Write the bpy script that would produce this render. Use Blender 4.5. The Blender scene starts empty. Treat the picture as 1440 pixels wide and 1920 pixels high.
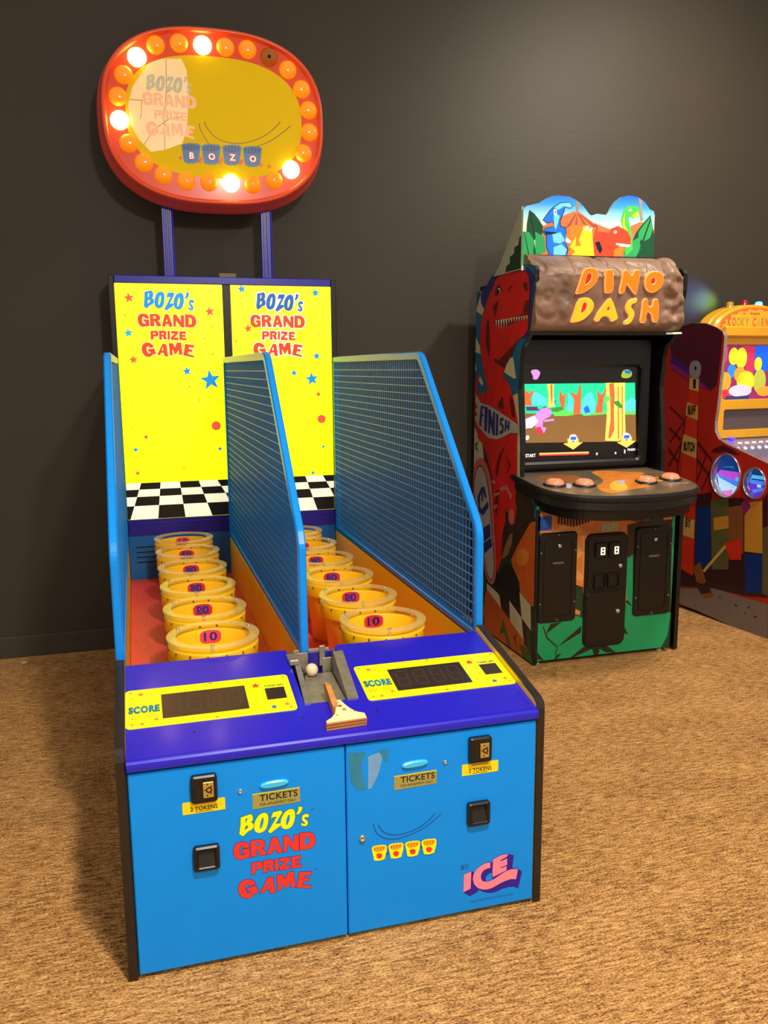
import bpy, math, random
from mathutils import Vector, Matrix, noise
from mathutils.geometry import tessellate_polygon
random.seed(7)
sc = bpy.context.scene
col = sc.collection

# ---------------------------------------------------------------- camera, world, light, exposure
cam = bpy.data.cameras.new('camera'); cam_o = bpy.data.objects.new('camera', cam); col.objects.link(cam_o)
R0 = ((0.95992, -0.28015, -0.00798), (-0.05436, -0.15816, -0.98592), (0.27494, 0.94684, -0.16705))
cam_o.matrix_world = Matrix(((R0[0][0], -R0[1][0], -R0[2][0], 0.0908), (R0[0][1], -R0[1][1], -R0[2][1], -1.9834),
                             (R0[0][2], -R0[1][2], -R0[2][2], 1.4939), (0, 0, 0, 1)))
cam.sensor_fit = 'VERTICAL'; cam.sensor_height = 36.0; cam.lens = 29.866; cam.clip_start = 0.05
sc.camera = cam_o
sc.view_settings.view_transform = 'Standard'; sc.view_settings.look = 'None'
sc.view_settings.exposure = 0.0; sc.view_settings.gamma = 1.0; sc.view_settings.use_curve_mapping = False
w = bpy.data.worlds.new('world'); sc.world = w; w.use_nodes = True
w.node_tree.nodes['Background'].inputs['Color'].default_value = (1.0, 0.88, 0.74, 1)
w.node_tree.nodes['Background'].inputs['Strength'].default_value = 0.48

def spot(name, loc, target, power, angle, blend, radius, color=(1, 0.91, 0.77)):
    l = bpy.data.lights.new(name, 'SPOT'); l.energy = power; l.color = color
    l.spot_size = math.radians(angle); l.spot_blend = blend; l.shadow_soft_size = radius
    o = bpy.data.objects.new(name, l); col.objects.link(o); o.location = loc
    o.rotation_euler = (Vector(target) - Vector(loc)).to_track_quat('-Z', 'Y').to_euler()
    return o
# recessed ceiling downlights of the arcade hall, plus one added front fill (all above the frame)
spot('downlight_and_fill', (0.75, -1.75, 3.6), (0.75, -1.2, 0), 520, 130, 0.9, 0.12)
spot('downlight_and_fill', (3.0, 1.2, 3.6), (3.0, 1.35, 0), 135, 80, 1.0, 0.12)
spot('downlight_and_fill', (3.1, 1.0, 3.6), (3.0, 2.7, 2.1), 200, 120, 1.0, 0.12)
spot('downlight_and_fill', (1.3, -4.3, 3.5), (1.0, 0.3, 0.7), 330, 80, 0.8, 0.15)  # fill spot added from the front to brighten the doors and upright faces
spot('downlight_and_fill', (-0.9, -2.6, 3.6), (-0.7, -1.8, 0), 60, 125, 0.9, 0.12)

# ---------------------------------------------------------------- helpers
def lin(c):
    c = c / 255.0
    return c / 12.92 if c <= 0.04045 else ((c + 0.055) / 1.055) ** 2.4
def rgb(r, g, b): return (lin(r), lin(g), lin(b), 1.0)
MATS = {}
def mat(name, color, rough=0.5, metal=0.0, emit=0.0, vary=0.06, vscale=14.0, ecolor=None, bump=0.0, spec=0.5, alpha=1.0, trans=0.0, coat=0.0, stretch=(1, 1, 1)):
    if name in MATS: return MATS[name]
    m = bpy.data.materials.new(name); m.use_nodes = True
    nt = m.node_tree; p = nt.nodes['Principled BSDF']
    c = rgb(*color)
    tc = nt.nodes.new('ShaderNodeTexCoord'); mp = nt.nodes.new('ShaderNodeMapping'); mp.inputs['Scale'].default_value = stretch
    no = nt.nodes.new('ShaderNodeTexNoise'); no.inputs['Scale'].default_value = vscale; no.inputs['Detail'].default_value = 4
    nt.links.new(tc.outputs['Object'], mp.inputs['Vector']); nt.links.new(mp.outputs['Vector'], no.inputs['Vector'])
    mx = nt.nodes.new('ShaderNodeMix'); mx.data_type = 'RGBA'
    mx.inputs[6].default_value = tuple(max(0, v * (1 - vary * 2)) for v in c[:3]) + (1,)
    mx.inputs[7].default_value = tuple(min(1, v * (1 + vary * 2)) for v in c[:3]) + (1,)
    nt.links.new(no.outputs['Fac'], mx.inputs[0]); nt.links.new(mx.outputs[2], p.inputs['Base Color'])
    p.inputs['Roughness'].default_value = rough; p.inputs['Metallic'].default_value = metal
    p.inputs['Specular IOR Level'].default_value = spec
    if coat: p.inputs['Coat Weight'].default_value = coat; p.inputs['Coat Roughness'].default_value = 0.12
    if emit:
        p.inputs['Emission Color'].default_value = rgb(*(ecolor or color)); p.inputs['Emission Strength'].default_value = emit
    if alpha < 1: p.inputs['Alpha'].default_value = alpha
    if trans: p.inputs['Transmission Weight'].default_value = trans
    if bump:
        b = nt.nodes.new('ShaderNodeBump'); b.inputs['Strength'].default_value = bump; b.inputs['Distance'].default_value = 0.004
        nt.links.new(no.outputs['Fac'], b.inputs['Height']); nt.links.new(b.outputs['Normal'], p.inputs['Normal'])
    MATS[name] = m
    return m

class Frame:
    def __init__(s, O, U, V):
        s.O = Vector(O); s.U = Vector(U).normalized(); s.V = Vector(V).normalized(); s.N = s.U.cross(s.V)
    def p(s, u, v, h=0.0): return s.O + s.U * u + s.V * v + s.N * h
class CylFrame:            # u runs round the inside of a cone, v up, h towards the axis
    def __init__(s, r, z, slope): s.r = r; s.z = z; s.k = slope
    def p(s, u, v, h=0.0):
        a = u / s.r; q = s.r + s.k * v - h
        return Vector((q * math.sin(a), q * math.cos(a), s.z + v))

def area(c): return 0.5 * sum(c[i - 1][0] * c[i][1] - c[i][0] * c[i - 1][1] for i in range(len(c)))
def ccw(c): return c if area(c) > 0 else c[::-1]
def grow(c, d):            # offset a closed outline outwards by d
    c = ccw([tuple(p) for p in c]); n = len(c); out = []
    for i in range(n):
        a = Vector(c[i - 1]); b = Vector(c[i]); e = Vector(c[(i + 1) % n])
        d1 = (b - a); d2 = (e - b)
        if d1.length < 1e-9 or d2.length < 1e-9: out.append(tuple(b)); continue
        n1 = Vector((d1.y, -d1.x)).normalized(); n2 = Vector((d2.y, -d2.x)).normalized()
        m = n1 + n2
        if m.length < 0.3: m = n1
        else: m = m / max(0.35, m.length_squared / 2)
        out.append((b.x + m.x * d, b.y + m.y * d))
    return out
def chaikin(c, it=2, closed=True):
    for _ in range(it):
        o = []
        n = len(c)
        rng = range(n) if closed else range(n - 1)
        if not closed: o.append(c[0])
        for i in rng:
            a = c[i]; b = c[(i + 1) % n]
            o += [(a[0] * .75 + b[0] * .25, a[1] * .75 + b[1] * .25), (a[0] * .25 + b[0] * .75, a[1] * .25 + b[1] * .75)]
        if not closed: o.append(c[-1])
        c = o
    return c
def rrect(x0, y0, x1, y1, r, n=5):
    o = []
    for cx, cy, a0 in ((x1 - r, y1 - r, 0), (x0 + r, y1 - r, 90), (x0 + r, y0 + r, 180), (x1 - r, y0 + r, 270)):
        for k in range(n + 1):
            a = math.radians(a0 + 90.0 * k / n); o.append((cx + r * math.cos(a), cy + r * math.sin(a)))
    return o
def circ(cx, cy, r, n=24, ry=None): return [(cx + r * math.cos(2 * math.pi * k / n), cy + (ry or r) * math.sin(2 * math.pi * k / n)) for k in range(n)]
def sup(cx, cy, a, b, e, n=72):
    o = []
    for k in range(n):
        t = 2 * math.pi * k / n; c = math.cos(t); s = math.sin(t)
        o.append((cx + a * math.copysign(abs(c) ** (2 / e), c), cy + b * math.copysign(abs(s) ** (2 / e), s)))
    return o
def star(cx, cy, r, rot=0.1): return [(cx + (r if k % 2 == 0 else r * .42) * math.sin(rot + math.pi * k / 5), cy + (r if k % 2 == 0 else r * .42) * math.cos(rot + math.pi * k / 5)) for k in range(10)]

ROOT = Vector((0, 0, 0))
class MB:
    def __init__(s): s.v = []; s.f = []; s.m = []; s.sm = []; s.mats = []
    def mi(s, m):
        if m not in s.mats: s.mats.append(m)
        return s.mats.index(m)
    def face(s, pts, m, smooth=False):
        b = len(s.v); s.v += [tuple(p) for p in pts]; s.f.append(tuple(range(b, b + len(pts)))); s.m.append(s.mi(m)); s.sm.append(smooth); return s
    def loft(s, rings, m, smooth=False, closed=True, cap0=True, cap1=True):
        b = len(s.v); n = len(rings[0]); k = s.mi(m)
        for r in rings: s.v += [tuple(p) for p in r]
        for i in range(len(rings) - 1):
            for j in range(n if closed else n - 1):
                j2 = (j + 1) % n
                s.f.append((b + i * n + j, b + i * n + j2, b + (i + 1) * n + j2, b + (i + 1) * n + j)); s.m.append(k); s.sm.append(smooth)
        if cap0 and closed: s.face(rings[0][::-1], m)
        if cap1 and closed: s.face(rings[-1], m)
        return s
    def box(s, a, b, m, bev=0.0):
        x0, y0, z0 = a; x1, y1, z1 = b; r = min(bev, (x1 - x0) / 2.01, (y1 - y0) / 2.01, (z1 - z0) / 2.01)
        if r <= 0:
            return s.loft([[(x0, y0, z), (x1, y0, z), (x1, y1, z), (x0, y1, z)] for z in (z0, z1)], m)
        def q(i, z): return [(x0 + i, y0 + r, z), (x0 + r, y0 + i, z), (x1 - r, y0 + i, z), (x1 - i, y0 + r, z), (x1 - i, y1 - r, z), (x1 - r, y1 - i, z), (x0 + r, y1 - i, z), (x0 + i, y1 - r, z)]
        return s.loft([q(r * .99, z0), q(0, z0 + r), q(0, z1 - r), q(r * .99, z1)], m)
    def poly(s, fr, cs, h, m):
        cs = [ccw(cs[0])] + [ccw(c)[::-1] for c in cs[1:]]
        flat = [p for c in cs for p in c]
        tri = tessellate_polygon([[Vector((p[0], p[1], 0)) for p in c] for c in cs])
        b = len(s.v); s.v += [tuple(fr.p(p[0], p[1], h)) for p in flat]; k = s.mi(m)
        for t in tri:
            a, c, d = (flat[i] for i in t)
            if (c[0] - a[0]) * (d[1] - a[1]) - (c[1] - a[1]) * (d[0] - a[0]) < 0: t = t[::-1]
            s.f.append(tuple(b + i for i in t)); s.m.append(k); s.sm.append(False)
        return s
    def extrude(s, fr, cs, h0, h1, m, edge=None, bev=0.0, back=True):
        cs = [ccw(cs[0])] + [ccw(c)[::-1] for c in cs[1:]]
        top = []
        for i, c in enumerate(cs):
            hs = [(c, h0), (c, h1 - bev)] if bev else [(c, h0), (c, h1)]
            t = c
            if bev:
                t = grow(c, -bev if i == 0 else bev)
                if (area(t) > 0) != (area(c) > 0): t = t[::-1]
                if i: t = [t[(len(t) - 1 - j) % len(t)] if False else t[j] for j in range(len(t))]
                if len(t) == len(c):
                    # keep vertex order aligned with c
                    best = min(range(len(c)), key=lambda k: (t[k][0] - c[0][0]) ** 2 + (t[k][1] - c[0][1]) ** 2)
                    t = t[best:] + t[:best]
                hs.append((t, h1))
            top.append(t)
            s.loft([[fr.p(x, y, h) for x, y in cc] for cc, h in hs], edge or m, cap0=False, cap1=False)
        s.poly(fr, top, h1, m)
        if back: s.poly(fr, cs, h0, edge or m)
        return s
    def stroke(s, fr, pts, wd, h, m):
        n = len(pts); L = []; Rr = []
        for i in range(n):
            a = Vector(pts[max(0, i - 1)]); b = Vector(pts[min(n - 1, i + 1)]); d = (b - a).normalized()
            k = wd / 2 * (0.35 if i in (0, n - 1) else 1)
            L.append((pts[i][0] - d.y * k, pts[i][1] + d.x * k)); Rr.append((pts[i][0] + d.y * k, pts[i][1] - d.x * k))
        for i in range(n - 1):
            s.face([fr.p(*Rr[i], h), fr.p(*Rr[i + 1], h), fr.p(*L[i + 1], h), fr.p(*L[i], h)], m)
        return s
    def lathe(s, prof, c, m, n=32, smooth=True, axis='z', cap=True):
        def P(r, z, a):
            if axis == 'z': return (c[0] + r * math.cos(a), c[1] + r * math.sin(a), c[2] + z)
            if axis == '-y': return (c[0] + r * math.cos(a), c[1] - z, c[2] + r * math.sin(a))
        rings = [[P(max(r, 1e-5), z, 2 * math.pi * k / n) for k in range(n)] for r, z in prof]
        return s.loft(rings, m, smooth=smooth, cap0=cap, cap1=cap)
    def lathef(s, prof, fr, cx, cy, m, n=24, smooth=True):   # lathe about a frame's normal
        rings = [[fr.p(cx + max(r, 1e-5) * math.cos(2 * math.pi * k / n), cy + max(r, 1e-5) * math.sin(2 * math.pi * k / n), h) for k in range(n)] for r, h in prof]
        return s.loft(rings, m, smooth=smooth)
    def text(s, fr, body, cx, cy, height, m, h, off=0.0, width=None, shear=0.0, rot=0.0):
        V, T = glyphs(body, off, shear)
        x0 = min(p[0] for p in V); x1 = max(p[0] for p in V); y0 = min(p[1] for p in V); y1 = max(p[1] for p in V)
        sy = height / (y1 - y0); sx = (width / (x1 - x0)) if width else sy
        ca, sa = math.cos(rot), math.sin(rot)
        b = len(s.v); k = s.mi(m)
        for x, y in V:
            X = (x - (x0 + x1) / 2) * sx; Y = (y - (y0 + y1) / 2) * sy
            s.v.append(tuple(fr.p(cx + X * ca - Y * sa, cy + X * sa + Y * ca, h)))
        for t in T: s.f.append(tuple(b + i for i in t)); s.m.append(k); s.sm.append(False)
        return s
    def build(s, name, parent=None, label=None, origin=None):
        o0 = Vector(origin) if origin is not None else ROOT
        me = bpy.data.meshes.new(name)
        me.from_pydata([tuple(Vector(p) - o0) for p in s.v], [], s.f)
        for m in s.mats: me.materials.append(m)
        me.polygons.foreach_set('material_index', s.m); me.polygons.foreach_set('use_smooth', s.sm)
        me.update()
        o = bpy.data.objects.new(name, me); col.objects.link(o)
        if parent is not None: o.parent = parent
        else: o.location = o0
        if label: o['label'] = label
        return o
GC = {}
def glyphs(body, off, shear):
    key = (body, off, shear)
    if key in GC: return GC[key]
    c = bpy.data.curves.new('lettering', 'FONT'); c.body = body; c.size = 1; c.offset = off; c.shear = shear; c.resolution_u = 4
    c.space_character = 1.0 + off * 3.0
    o = bpy.data.objects.new('lettering', c); col.objects.link(o)
    bpy.context.view_layer.update()
    me = bpy.data.meshes.new_from_object(o.evaluated_get(bpy.context.evaluated_depsgraph_get()))
    r = ([(v.co.x, v.co.y) for v in me.vertices], [tuple(p.vertices) for p in me.polygons])
    bpy.data.objects.remove(o); bpy.data.curves.remove(c); bpy.data.meshes.remove(me)
    GC[key] = r
    return r
def fix(cs): return [[(x / 2000.0, y / 2000.0) for x, y in c] for c in cs]
def put(mb, key, fr, pal, h, step=0.0, outline=None, ow=0.002, tf=None, only=None):
    """lay the traced shapes of one print onto a frame; each colour of the palette is one material"""
    for i, (k, smo, cs) in enumerate(A[key]):
        m = pal.get(k)
        if m is None: continue
        cs = fix(cs)
        if tf: cs = [[tf(*p) for p in c] for c in cs]
        if smo: cs = [chaikin(c) for c in cs]
        hh = h + step * i
        if outline is not None: mb.poly(fr, [grow(c, ow if j == 0 else -ow * .6) for j, c in enumerate(cs)], hh, outline)
        mb.poly(fr, cs, hh + 0.0004, m)
def thing(name, loc, label, cat, group=None):
    global ROOT
    o = bpy.data.objects.new(name, None); col.objects.link(o); o.location = loc; o.empty_display_size = 0.1
    o['label'] = label; o['category'] = cat
    if group: o['group'] = group
    ROOT = Vector(loc)
    return o
def instance(src, loc, parent):
    o = src.copy(); col.objects.link(o); o.location = loc; o.parent = parent
    for ch in list(src.children):
        c = ch.copy(); col.objects.link(c); c.parent = o
    return o
# traced outlines of the prints, in half millimetres on each print's own plane: (colour key, rounded, outlines)
A={
'BZ':[('a',1,[[(698,794),(711,784),(715,765),(712,734),(703,705),(685,690),(663,687),(647,698),(641,716),(644,745),(656,771),(672,789)],[(690,768),(690,745),(683,723),(673,708),(670,711),(671,733),(678,757),(686,769)]]),('a',1,[[(839,790),(848,778),(851,755),(847,727),(837,701),(821,687),(800,685),(781,696),(775,713),(777,739),(787,766),(803,783),(822,792)],[(821,762),(824,743),(816,720),(806,704),(803,708),(803,731),(811,754),(818,763)]]),('a',1,[[(901,753),(918,750),(923,737),(912,731),(900,737),(896,729),(911,715),(916,704),(911,688),(895,685),(880,693),(879,704),(886,705),(898,696),(902,702),(888,716),(884,729),(887,745)]]),('a',0,[[(577,786),(628,797),(637,784),(637,766),(628,752),(639,742),(640,724),(629,712),(612,706),(585,683),(569,696),(567,700),(575,749)],[(603,780),(611,775),(602,754),(599,757)],[(603,740),(611,737),(610,725),(595,715),(597,729)]]),('a',0,[[(739,788),(780,791),(785,780),(750,723),(775,723),(774,709),(721,676),(710,690),(720,702),(757,761),(742,762),(727,757)]]),('a',0,[[(869,798),(890,793),(882,770),(868,756),(855,759),(867,777)]])],
'GPG':[('a',0,[[(535,611),(537,631),(549,649),(571,655),(597,651),(611,638),(615,619),(586,618),(583,630),(574,634),(566,622),(565,594),(574,582),(587,582),(589,595),(578,596),(578,614),(614,611),(614,564),(592,564),(568,558),(548,568),(537,588)]]),('a',0,[[(621,652),(671,653),(690,640),(695,623),(687,606),(677,604),(692,587),(698,564),(668,563),(662,588),(649,603),(649,564),(621,563)],[(645,636),(663,637),(666,624),(657,619),(644,619)]]),('a',0,[[(729,652),(754,650),(781,563),(755,560),(752,579),(733,580),(727,563),(703,563)],[(741,619),(746,598),(733,598)]]),('a',0,[[(787,648),(810,650),(841,598),(841,645),(866,645),(865,556),(842,558),(807,604),(802,561),(785,562)]]),('a',0,[[(872,652),(921,649),(944,633),(953,607),(949,579),(931,559),(908,557),(869,559)],[(898,627),(913,626),(921,613),(918,584),(910,578),(897,579)]]),('a',0,[[(622,530),(660,532),(676,523),(678,504),(666,490),(640,490),(637,466),(620,467)],[(639,517),(654,517),(655,506),(638,505)]]),('a',0,[[(680,533),(720,533),(735,520),(733,504),(725,497),(738,469),(715,469),(704,493),(699,493),(699,466),(680,467)],[(699,514),(714,515),(715,505),(698,504)]]),('a',0,[[(741,531),(758,530),(757,467),(739,468)]]),('a',0,[[(767,531),(817,528),(816,511),(787,482),(817,482),(817,464),(762,466),(764,484),(793,511),(767,512)]]),('a',0,[[(826,528),(872,528),(874,511),(845,510),(845,502),(868,502),(868,487),(844,488),(845,479),(875,478),(877,463),(825,465)]]),('a',0,[[(551,401),(559,430),(580,445),(608,444),(630,431),(639,413),(611,406),(600,420),(587,414),(585,394),(596,366),(613,370),(610,380),(597,382),(595,396),(641,404),(651,363),(628,359),(614,343),(590,340),(568,352),(554,376)]]),('a',0,[[(702,438),(728,433),(737,342),(711,347),(707,370),(689,372),(680,355),(659,356)],[(703,415),(706,387),(693,388)]]),('a',0,[[(746,442),(776,440),(789,411),(805,445),(835,446),(841,357),(816,356),(815,393),(791,356),(769,398),(770,354),(751,352)]]),('a',0,[[(864,436),(930,426),(926,408),(891,413),(888,398),(916,393),(912,377),(884,380),(880,362),(925,349),(922,335),(847,352)]])],
'ICE':[('b',0,[[(1768,146),(1772,254),(1815,265),(1835,252),(1849,271),(1874,288),(1900,300),(1928,300),(1939,292),(1941,312),(1988,330),(2014,332),(2035,327),(2068,314),(2060,240),(2094,226),(2120,206),(2099,106),(2074,121),(2044,126),(2000,122),(1960,110),(1925,111),(1885,126),(1865,141),(1853,140),(1852,131),(1808,115)],[(1924,233),(1938,229),(1938,202),(1947,192),(1918,186),(1901,189),(1902,215)]]),('a',0,[[(1772,252),(1815,263),(1812,160),(1769,146)]]),('a',0,[[(1927,297),(1927,263),(1912,263),(1892,258),(1875,241),(1871,218),(1878,196),(1893,186),(1919,183),(1947,189),(1982,207),(2016,223),(2045,231),(2069,231),(2094,223),(2084,166),(2055,172),(2017,167),(1982,156),(1942,140),(1913,136),(1885,140),(1856,154),(1833,182),(1824,215),(1829,246),(1849,271),(1874,287),(1900,297)]]),('a',0,[[(1943,311),(1986,327),(2014,329),(2033,326),(2026,313),(1987,298),(1989,291),(2028,302),(2028,263),(1987,253),(1988,248),(2026,256),(2025,231),(1943,204),(1940,217)]])],
'BKD':[('y',0,[[(1251,496),(1255,507),(1269,512),(1297,511),(1324,507),(1334,498),(1332,465),(1320,426),(1292,422),(1264,428)]]),('o',0,[[(1256,493),(1269,505),(1297,505),(1324,501),(1328,487),(1308,474),(1276,473)]]),('k',0,[[(1264,500),(1270,501),(1270,481),(1267,481)]]),('k',0,[[(1280,499),(1285,501),(1284,480),(1281,481)]]),('k',0,[[(1296,499),(1301,500),(1299,480),(1296,481)]]),('k',0,[[(1312,498),(1317,499),(1313,480),(1310,481)]]),('r',0,[[(1276,463),(1292,466),(1309,457),(1306,439),(1292,433),(1278,444)]]),('y',0,[[(1342,493),(1346,504),(1360,508),(1388,507),(1416,504),(1426,494),(1424,461),(1412,422),(1384,418),(1356,424)]]),('o',0,[[(1347,490),(1360,501),(1388,501),(1416,497),(1420,483),(1400,470),(1368,469)]]),('k',0,[[(1355,497),(1361,498),(1362,477),(1358,477)]]),('k',0,[[(1371,496),(1377,497),(1376,477),(1373,477)]]),('k',0,[[(1387,495),(1393,496),(1390,477),(1387,477)]]),('k',0,[[(1403,494),(1409,495),(1405,477),(1402,477)]]),('r',0,[[(1368,459),(1384,462),(1401,453),(1398,435),(1384,429),(1370,440)]]),('y',0,[[(1434,489),(1438,500),(1452,504),(1481,504),(1509,500),(1519,491),(1517,457),(1505,418),(1477,413),(1448,419)]]),('o',0,[[(1440,486),(1452,497),(1481,497),(1509,493),(1513,479),(1493,466),(1460,465)]]),('k',0,[[(1448,493),(1453,494),(1454,473),(1451,473)]]),('k',0,[[(1464,492),(1469,493),(1469,473),(1465,473)]]),('k',0,[[(1480,491),(1486,492),(1483,473),(1480,473)]]),('k',0,[[(1496,491),(1502,492),(1498,473),(1495,473)]]),('r',0,[[(1460,455),(1477,458),(1494,449),(1491,431),(1477,425),(1462,436)]]),('y',0,[[(1525,485),(1530,496),(1544,501),(1572,500),(1601,497),(1611,487),(1609,454),(1597,414),(1568,410),(1540,416)]]),('o',0,[[(1531,482),(1544,494),(1572,494),(1601,490),(1605,476),(1585,462),(1552,462)]]),('k',0,[[(1539,489),(1545,490),(1545,469),(1542,470)]]),('k',0,[[(1555,489),(1561,490),(1560,469),(1557,470)]]),('k',0,[[(1572,488),(1577,489),(1575,469),(1572,470)]]),('k',0,[[(1588,487),(1594,488),(1590,469),(1586,470)]]),('r',0,[[(1552,451),(1568,455),(1586,445),(1583,427),(1568,421),(1554,432)]])],
'SWD':[('l',1,[[(1262,638),(1270,596),(1293,563),(1333,540),(1380,529),(1440,534),(1521,557),(1587,592),(1640,635)]]),('l',1,[[(1291,627),(1301,599),(1325,574),(1368,554),(1424,551),(1497,565),(1562,600),(1607,643)]])],
'TAPE':[('t',0,[[(1134,1048),(1225,1042),(1199,979),(1206,901),(1231,841),(1181,840),(1144,893)]]),('u',0,[[(1237,1016),(1312,1036),(1312,988),(1294,922),(1277,881),(1252,838),(1235,836)]]),('t',0,[[(1287,1043),(1344,1040),(1341,967)]])],
'SGN':[('c',0,[[(433,5719),(483,5782),(597,5828),(774,5843),(818,5751),(827,5519),(794,5218),(747,5096),(589,5031),(459,5005),(352,5111),(288,5232),(273,5400),(322,5565)]]),('k',0,[[(632,5828),(638,5828),(628,5550),(596,5330),(589,5031),(583,5031),(590,5330),(621,5550)]]),('k',0,[[(398,5067),(485,5198),(635,5310),(783,5343),(783,5337),(638,5304),(489,5193),(403,5064)]]),('k',0,[[(292,5456),(403,5456),(387,5316),(361,5268),(383,5323),(396,5449),(292,5449)]]),('l',1,[[(912,5289),(925,5211),(1003,5104),(985,5063)]]),('l',1,[[(962,5308),(984,5246),(1072,5156),(1205,5125),(1341,5133),(1515,5200),(1621,5280),(1692,5355)]]),('l',1,[[(1443,5107),(1583,5164),(1707,5253),(1792,5324)]])],
'SBK':[('b',0,[[(740,5082),(764,5096),(830,5106),(896,5104),(918,5089),(892,4942),(855,4923),(788,4919),(756,4935)]]),('d',0,[[(753,5076),(829,5093),(905,5082),(893,5050),(827,5036),(761,5042)]]),('b',0,[[(776,5081),(786,5081),(787,5040),(779,5040)]]),('b',0,[[(807,5083),(817,5083),(815,5042),(807,5041)]]),('b',0,[[(839,5085),(849,5085),(843,5043),(835,5043)]]),('b',0,[[(870,5086),(880,5087),(872,5045),(863,5045)]]),('b',0,[[(926,5083),(950,5098),(1017,5108),(1084,5106),(1107,5091),(1081,4943),(1043,4923),(976,4920),(943,4935)]]),('d',0,[[(939,5078),(1016,5095),(1093,5084),(1081,5051),(1014,5038),(948,5043)]]),('b',0,[[(963,5082),(973,5083),(974,5042),(966,5041)]]),('b',0,[[(994,5084),(1004,5085),(1003,5043),(994,5043)]]),('b',0,[[(1026,5086),(1036,5087),(1031,5045),(1023,5044)]]),('b',0,[[(1058,5088),(1068,5089),(1060,5047),(1051,5046)]]),('b',0,[[(1122,5089),(1146,5103),(1213,5114),(1281,5111),(1304,5097),(1279,4948),(1240,4928),(1172,4924),(1139,4940)]]),('d',0,[[(1135,5083),(1213,5101),(1290,5089),(1279,5056),(1211,5043),(1144,5048)]]),('b',0,[[(1159,5088),(1169,5089),(1170,5047),(1162,5046)]]),('b',0,[[(1191,5090),(1201,5090),(1199,5048),(1191,5048)]]),('b',0,[[(1223,5092),(1233,5092),(1228,5050),(1220,5050)]]),('b',0,[[(1255,5094),(1265,5094),(1257,5052),(1248,5051)]]),('b',0,[[(1316,5088),(1340,5102),(1409,5113),(1477,5110),(1501,5096),(1476,4946),(1437,4925),(1368,4922),(1335,4938)]]),('d',0,[[(1329,5082),(1409,5100),(1487,5088),(1476,5055),(1407,5041),(1338,5047)]]),('b',0,[[(1353,5087),(1364,5087),(1366,5045),(1357,5045)]]),('b',0,[[(1386,5089),(1396,5089),(1395,5047),(1386,5046)]]),('b',0,[[(1418,5091),(1429,5091),(1424,5049),(1415,5048)]]),('b',0,[[(1451,5093),(1461,5093),(1453,5050),(1445,5050)]])],
'BULB':[('p',0,[[(547,5942),(759,5977),(974,5978),(1185,5980),(1393,5979),(1597,5930),(1775,5831),(1906,5665),(1970,5478),(1974,5275),(1909,5077),(1782,4918),(1612,4808),(1402,4761),(1192,4762),(984,4762),(769,4759),(562,4803),(389,4906),(260,5070),(192,5267),(188,5471),(249,5663),(375,5824)]])],
'STL':[(92,1839,26,'r'),(475,1778,26,'r'),(81,1672,24,'c'),(97,1544,23,'r'),(351,1486,24,'b'),(465,1441,53,'b'),(137,1164,15,'r'),(84,1102,15,'b'),(498,1093,14,'b'),(87,984,15,'r'),(359,1410,7,'r'),(407,1343,7,'r'),(501,1332,6,'o'),(485,1701,6,'o'),(445,1647,7,'o'),(481,1570,7,'r'),(482,1877,6,'r'),(69,1757,7,'o'),(54,1459,5,'o'),(80,1342,6,'o'),(72,1209,6,'o'),(463,1169,6,'o'),(314,1001,7,'r'),(500,966,6,'r'),(484,1211,23,'B')],
'STR':[(637,1890,23,'b'),(1013,1877,23,'b'),(663,1696,23,'r'),(1013,1558,22,'b'),(892,1473,19,'b'),(985,1441,36,'b'),(1018,1362,17,'r'),(1039,1086,12,'b'),(980,949,14,'b'),(638,1793,6,'r'),(709,1907,5,'r'),(1015,1753,6,'o'),(1027,1669,6,'r'),(806,1541,5,'o'),(897,1543,5,'o'),(1041,951,6,'r'),(1032,1232,22,'B'),(1031,1150,5,'o'),(651,1509,17,'r'),(699,1473,7,'o'),(609,1589,6,'r'),(601,1633,8,'o')],
'DD':[('a',0,[[(4399,3913),(4458,3928),(4514,3929),(4564,3885),(4559,3816),(4505,3745),(4419,3691),(4316,3669),(4338,3728)],[(4444,3872),(4484,3877),(4490,3835),(4467,3793),(4424,3764),(4419,3785)]]),('a',0,[[(4633,3901),(4660,3919),(4713,3917),(4726,3889),(4733,3721),(4702,3689),(4653,3688),(4635,3705)]]),('a',0,[[(4832,3912),(4872,3920),(4933,3855),(4955,3922),(5013,3920),(5027,3896),(4991,3683),(4970,3682),(4883,3780),(4871,3773),(4858,3702),(4821,3680),(4788,3701),(4819,3828)]]),('a',0,[[(5172,3913),(5240,3908),(5288,3866),(5292,3802),(5249,3733),(5175,3696),(5106,3720),(5074,3783),(5083,3855),(5122,3898)],[(5171,3853),(5201,3832),(5191,3793),(5158,3785),(5139,3810)]]),('b',0,[[(4349,3634),(4412,3646),(4477,3643),(4523,3598),(4521,3542),(4475,3478),(4396,3421),(4272,3399),(4287,3455)],[(4414,3600),(4442,3597),(4448,3555),(4425,3520),(4382,3491),(4392,3547)]]),('b',0,[[(4671,3642),(4720,3643),(4794,3459),(4790,3445),(4722,3409),(4695,3466),(4621,3472),(4571,3404),(4520,3447)],[(4686,3572),(4705,3530),(4660,3526)]]),('b',0,[[(4910,3632),(4968,3650),(5005,3647),(4995,3604),(4945,3589),(4930,3561),(4974,3518),(4976,3468),(4929,3396),(4859,3388),(4865,3431),(4906,3446),(4917,3482),(4878,3524),(4871,3574)]]),('a',0,[[(5060,3644),(5122,3649),(5122,3570),(5173,3571),(5177,3646),(5249,3643),(5253,3413),(5185,3416),(5172,3491),(5142,3516),(5113,3505),(5109,3404),(5037,3411),(5050,3505)]])],
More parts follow.
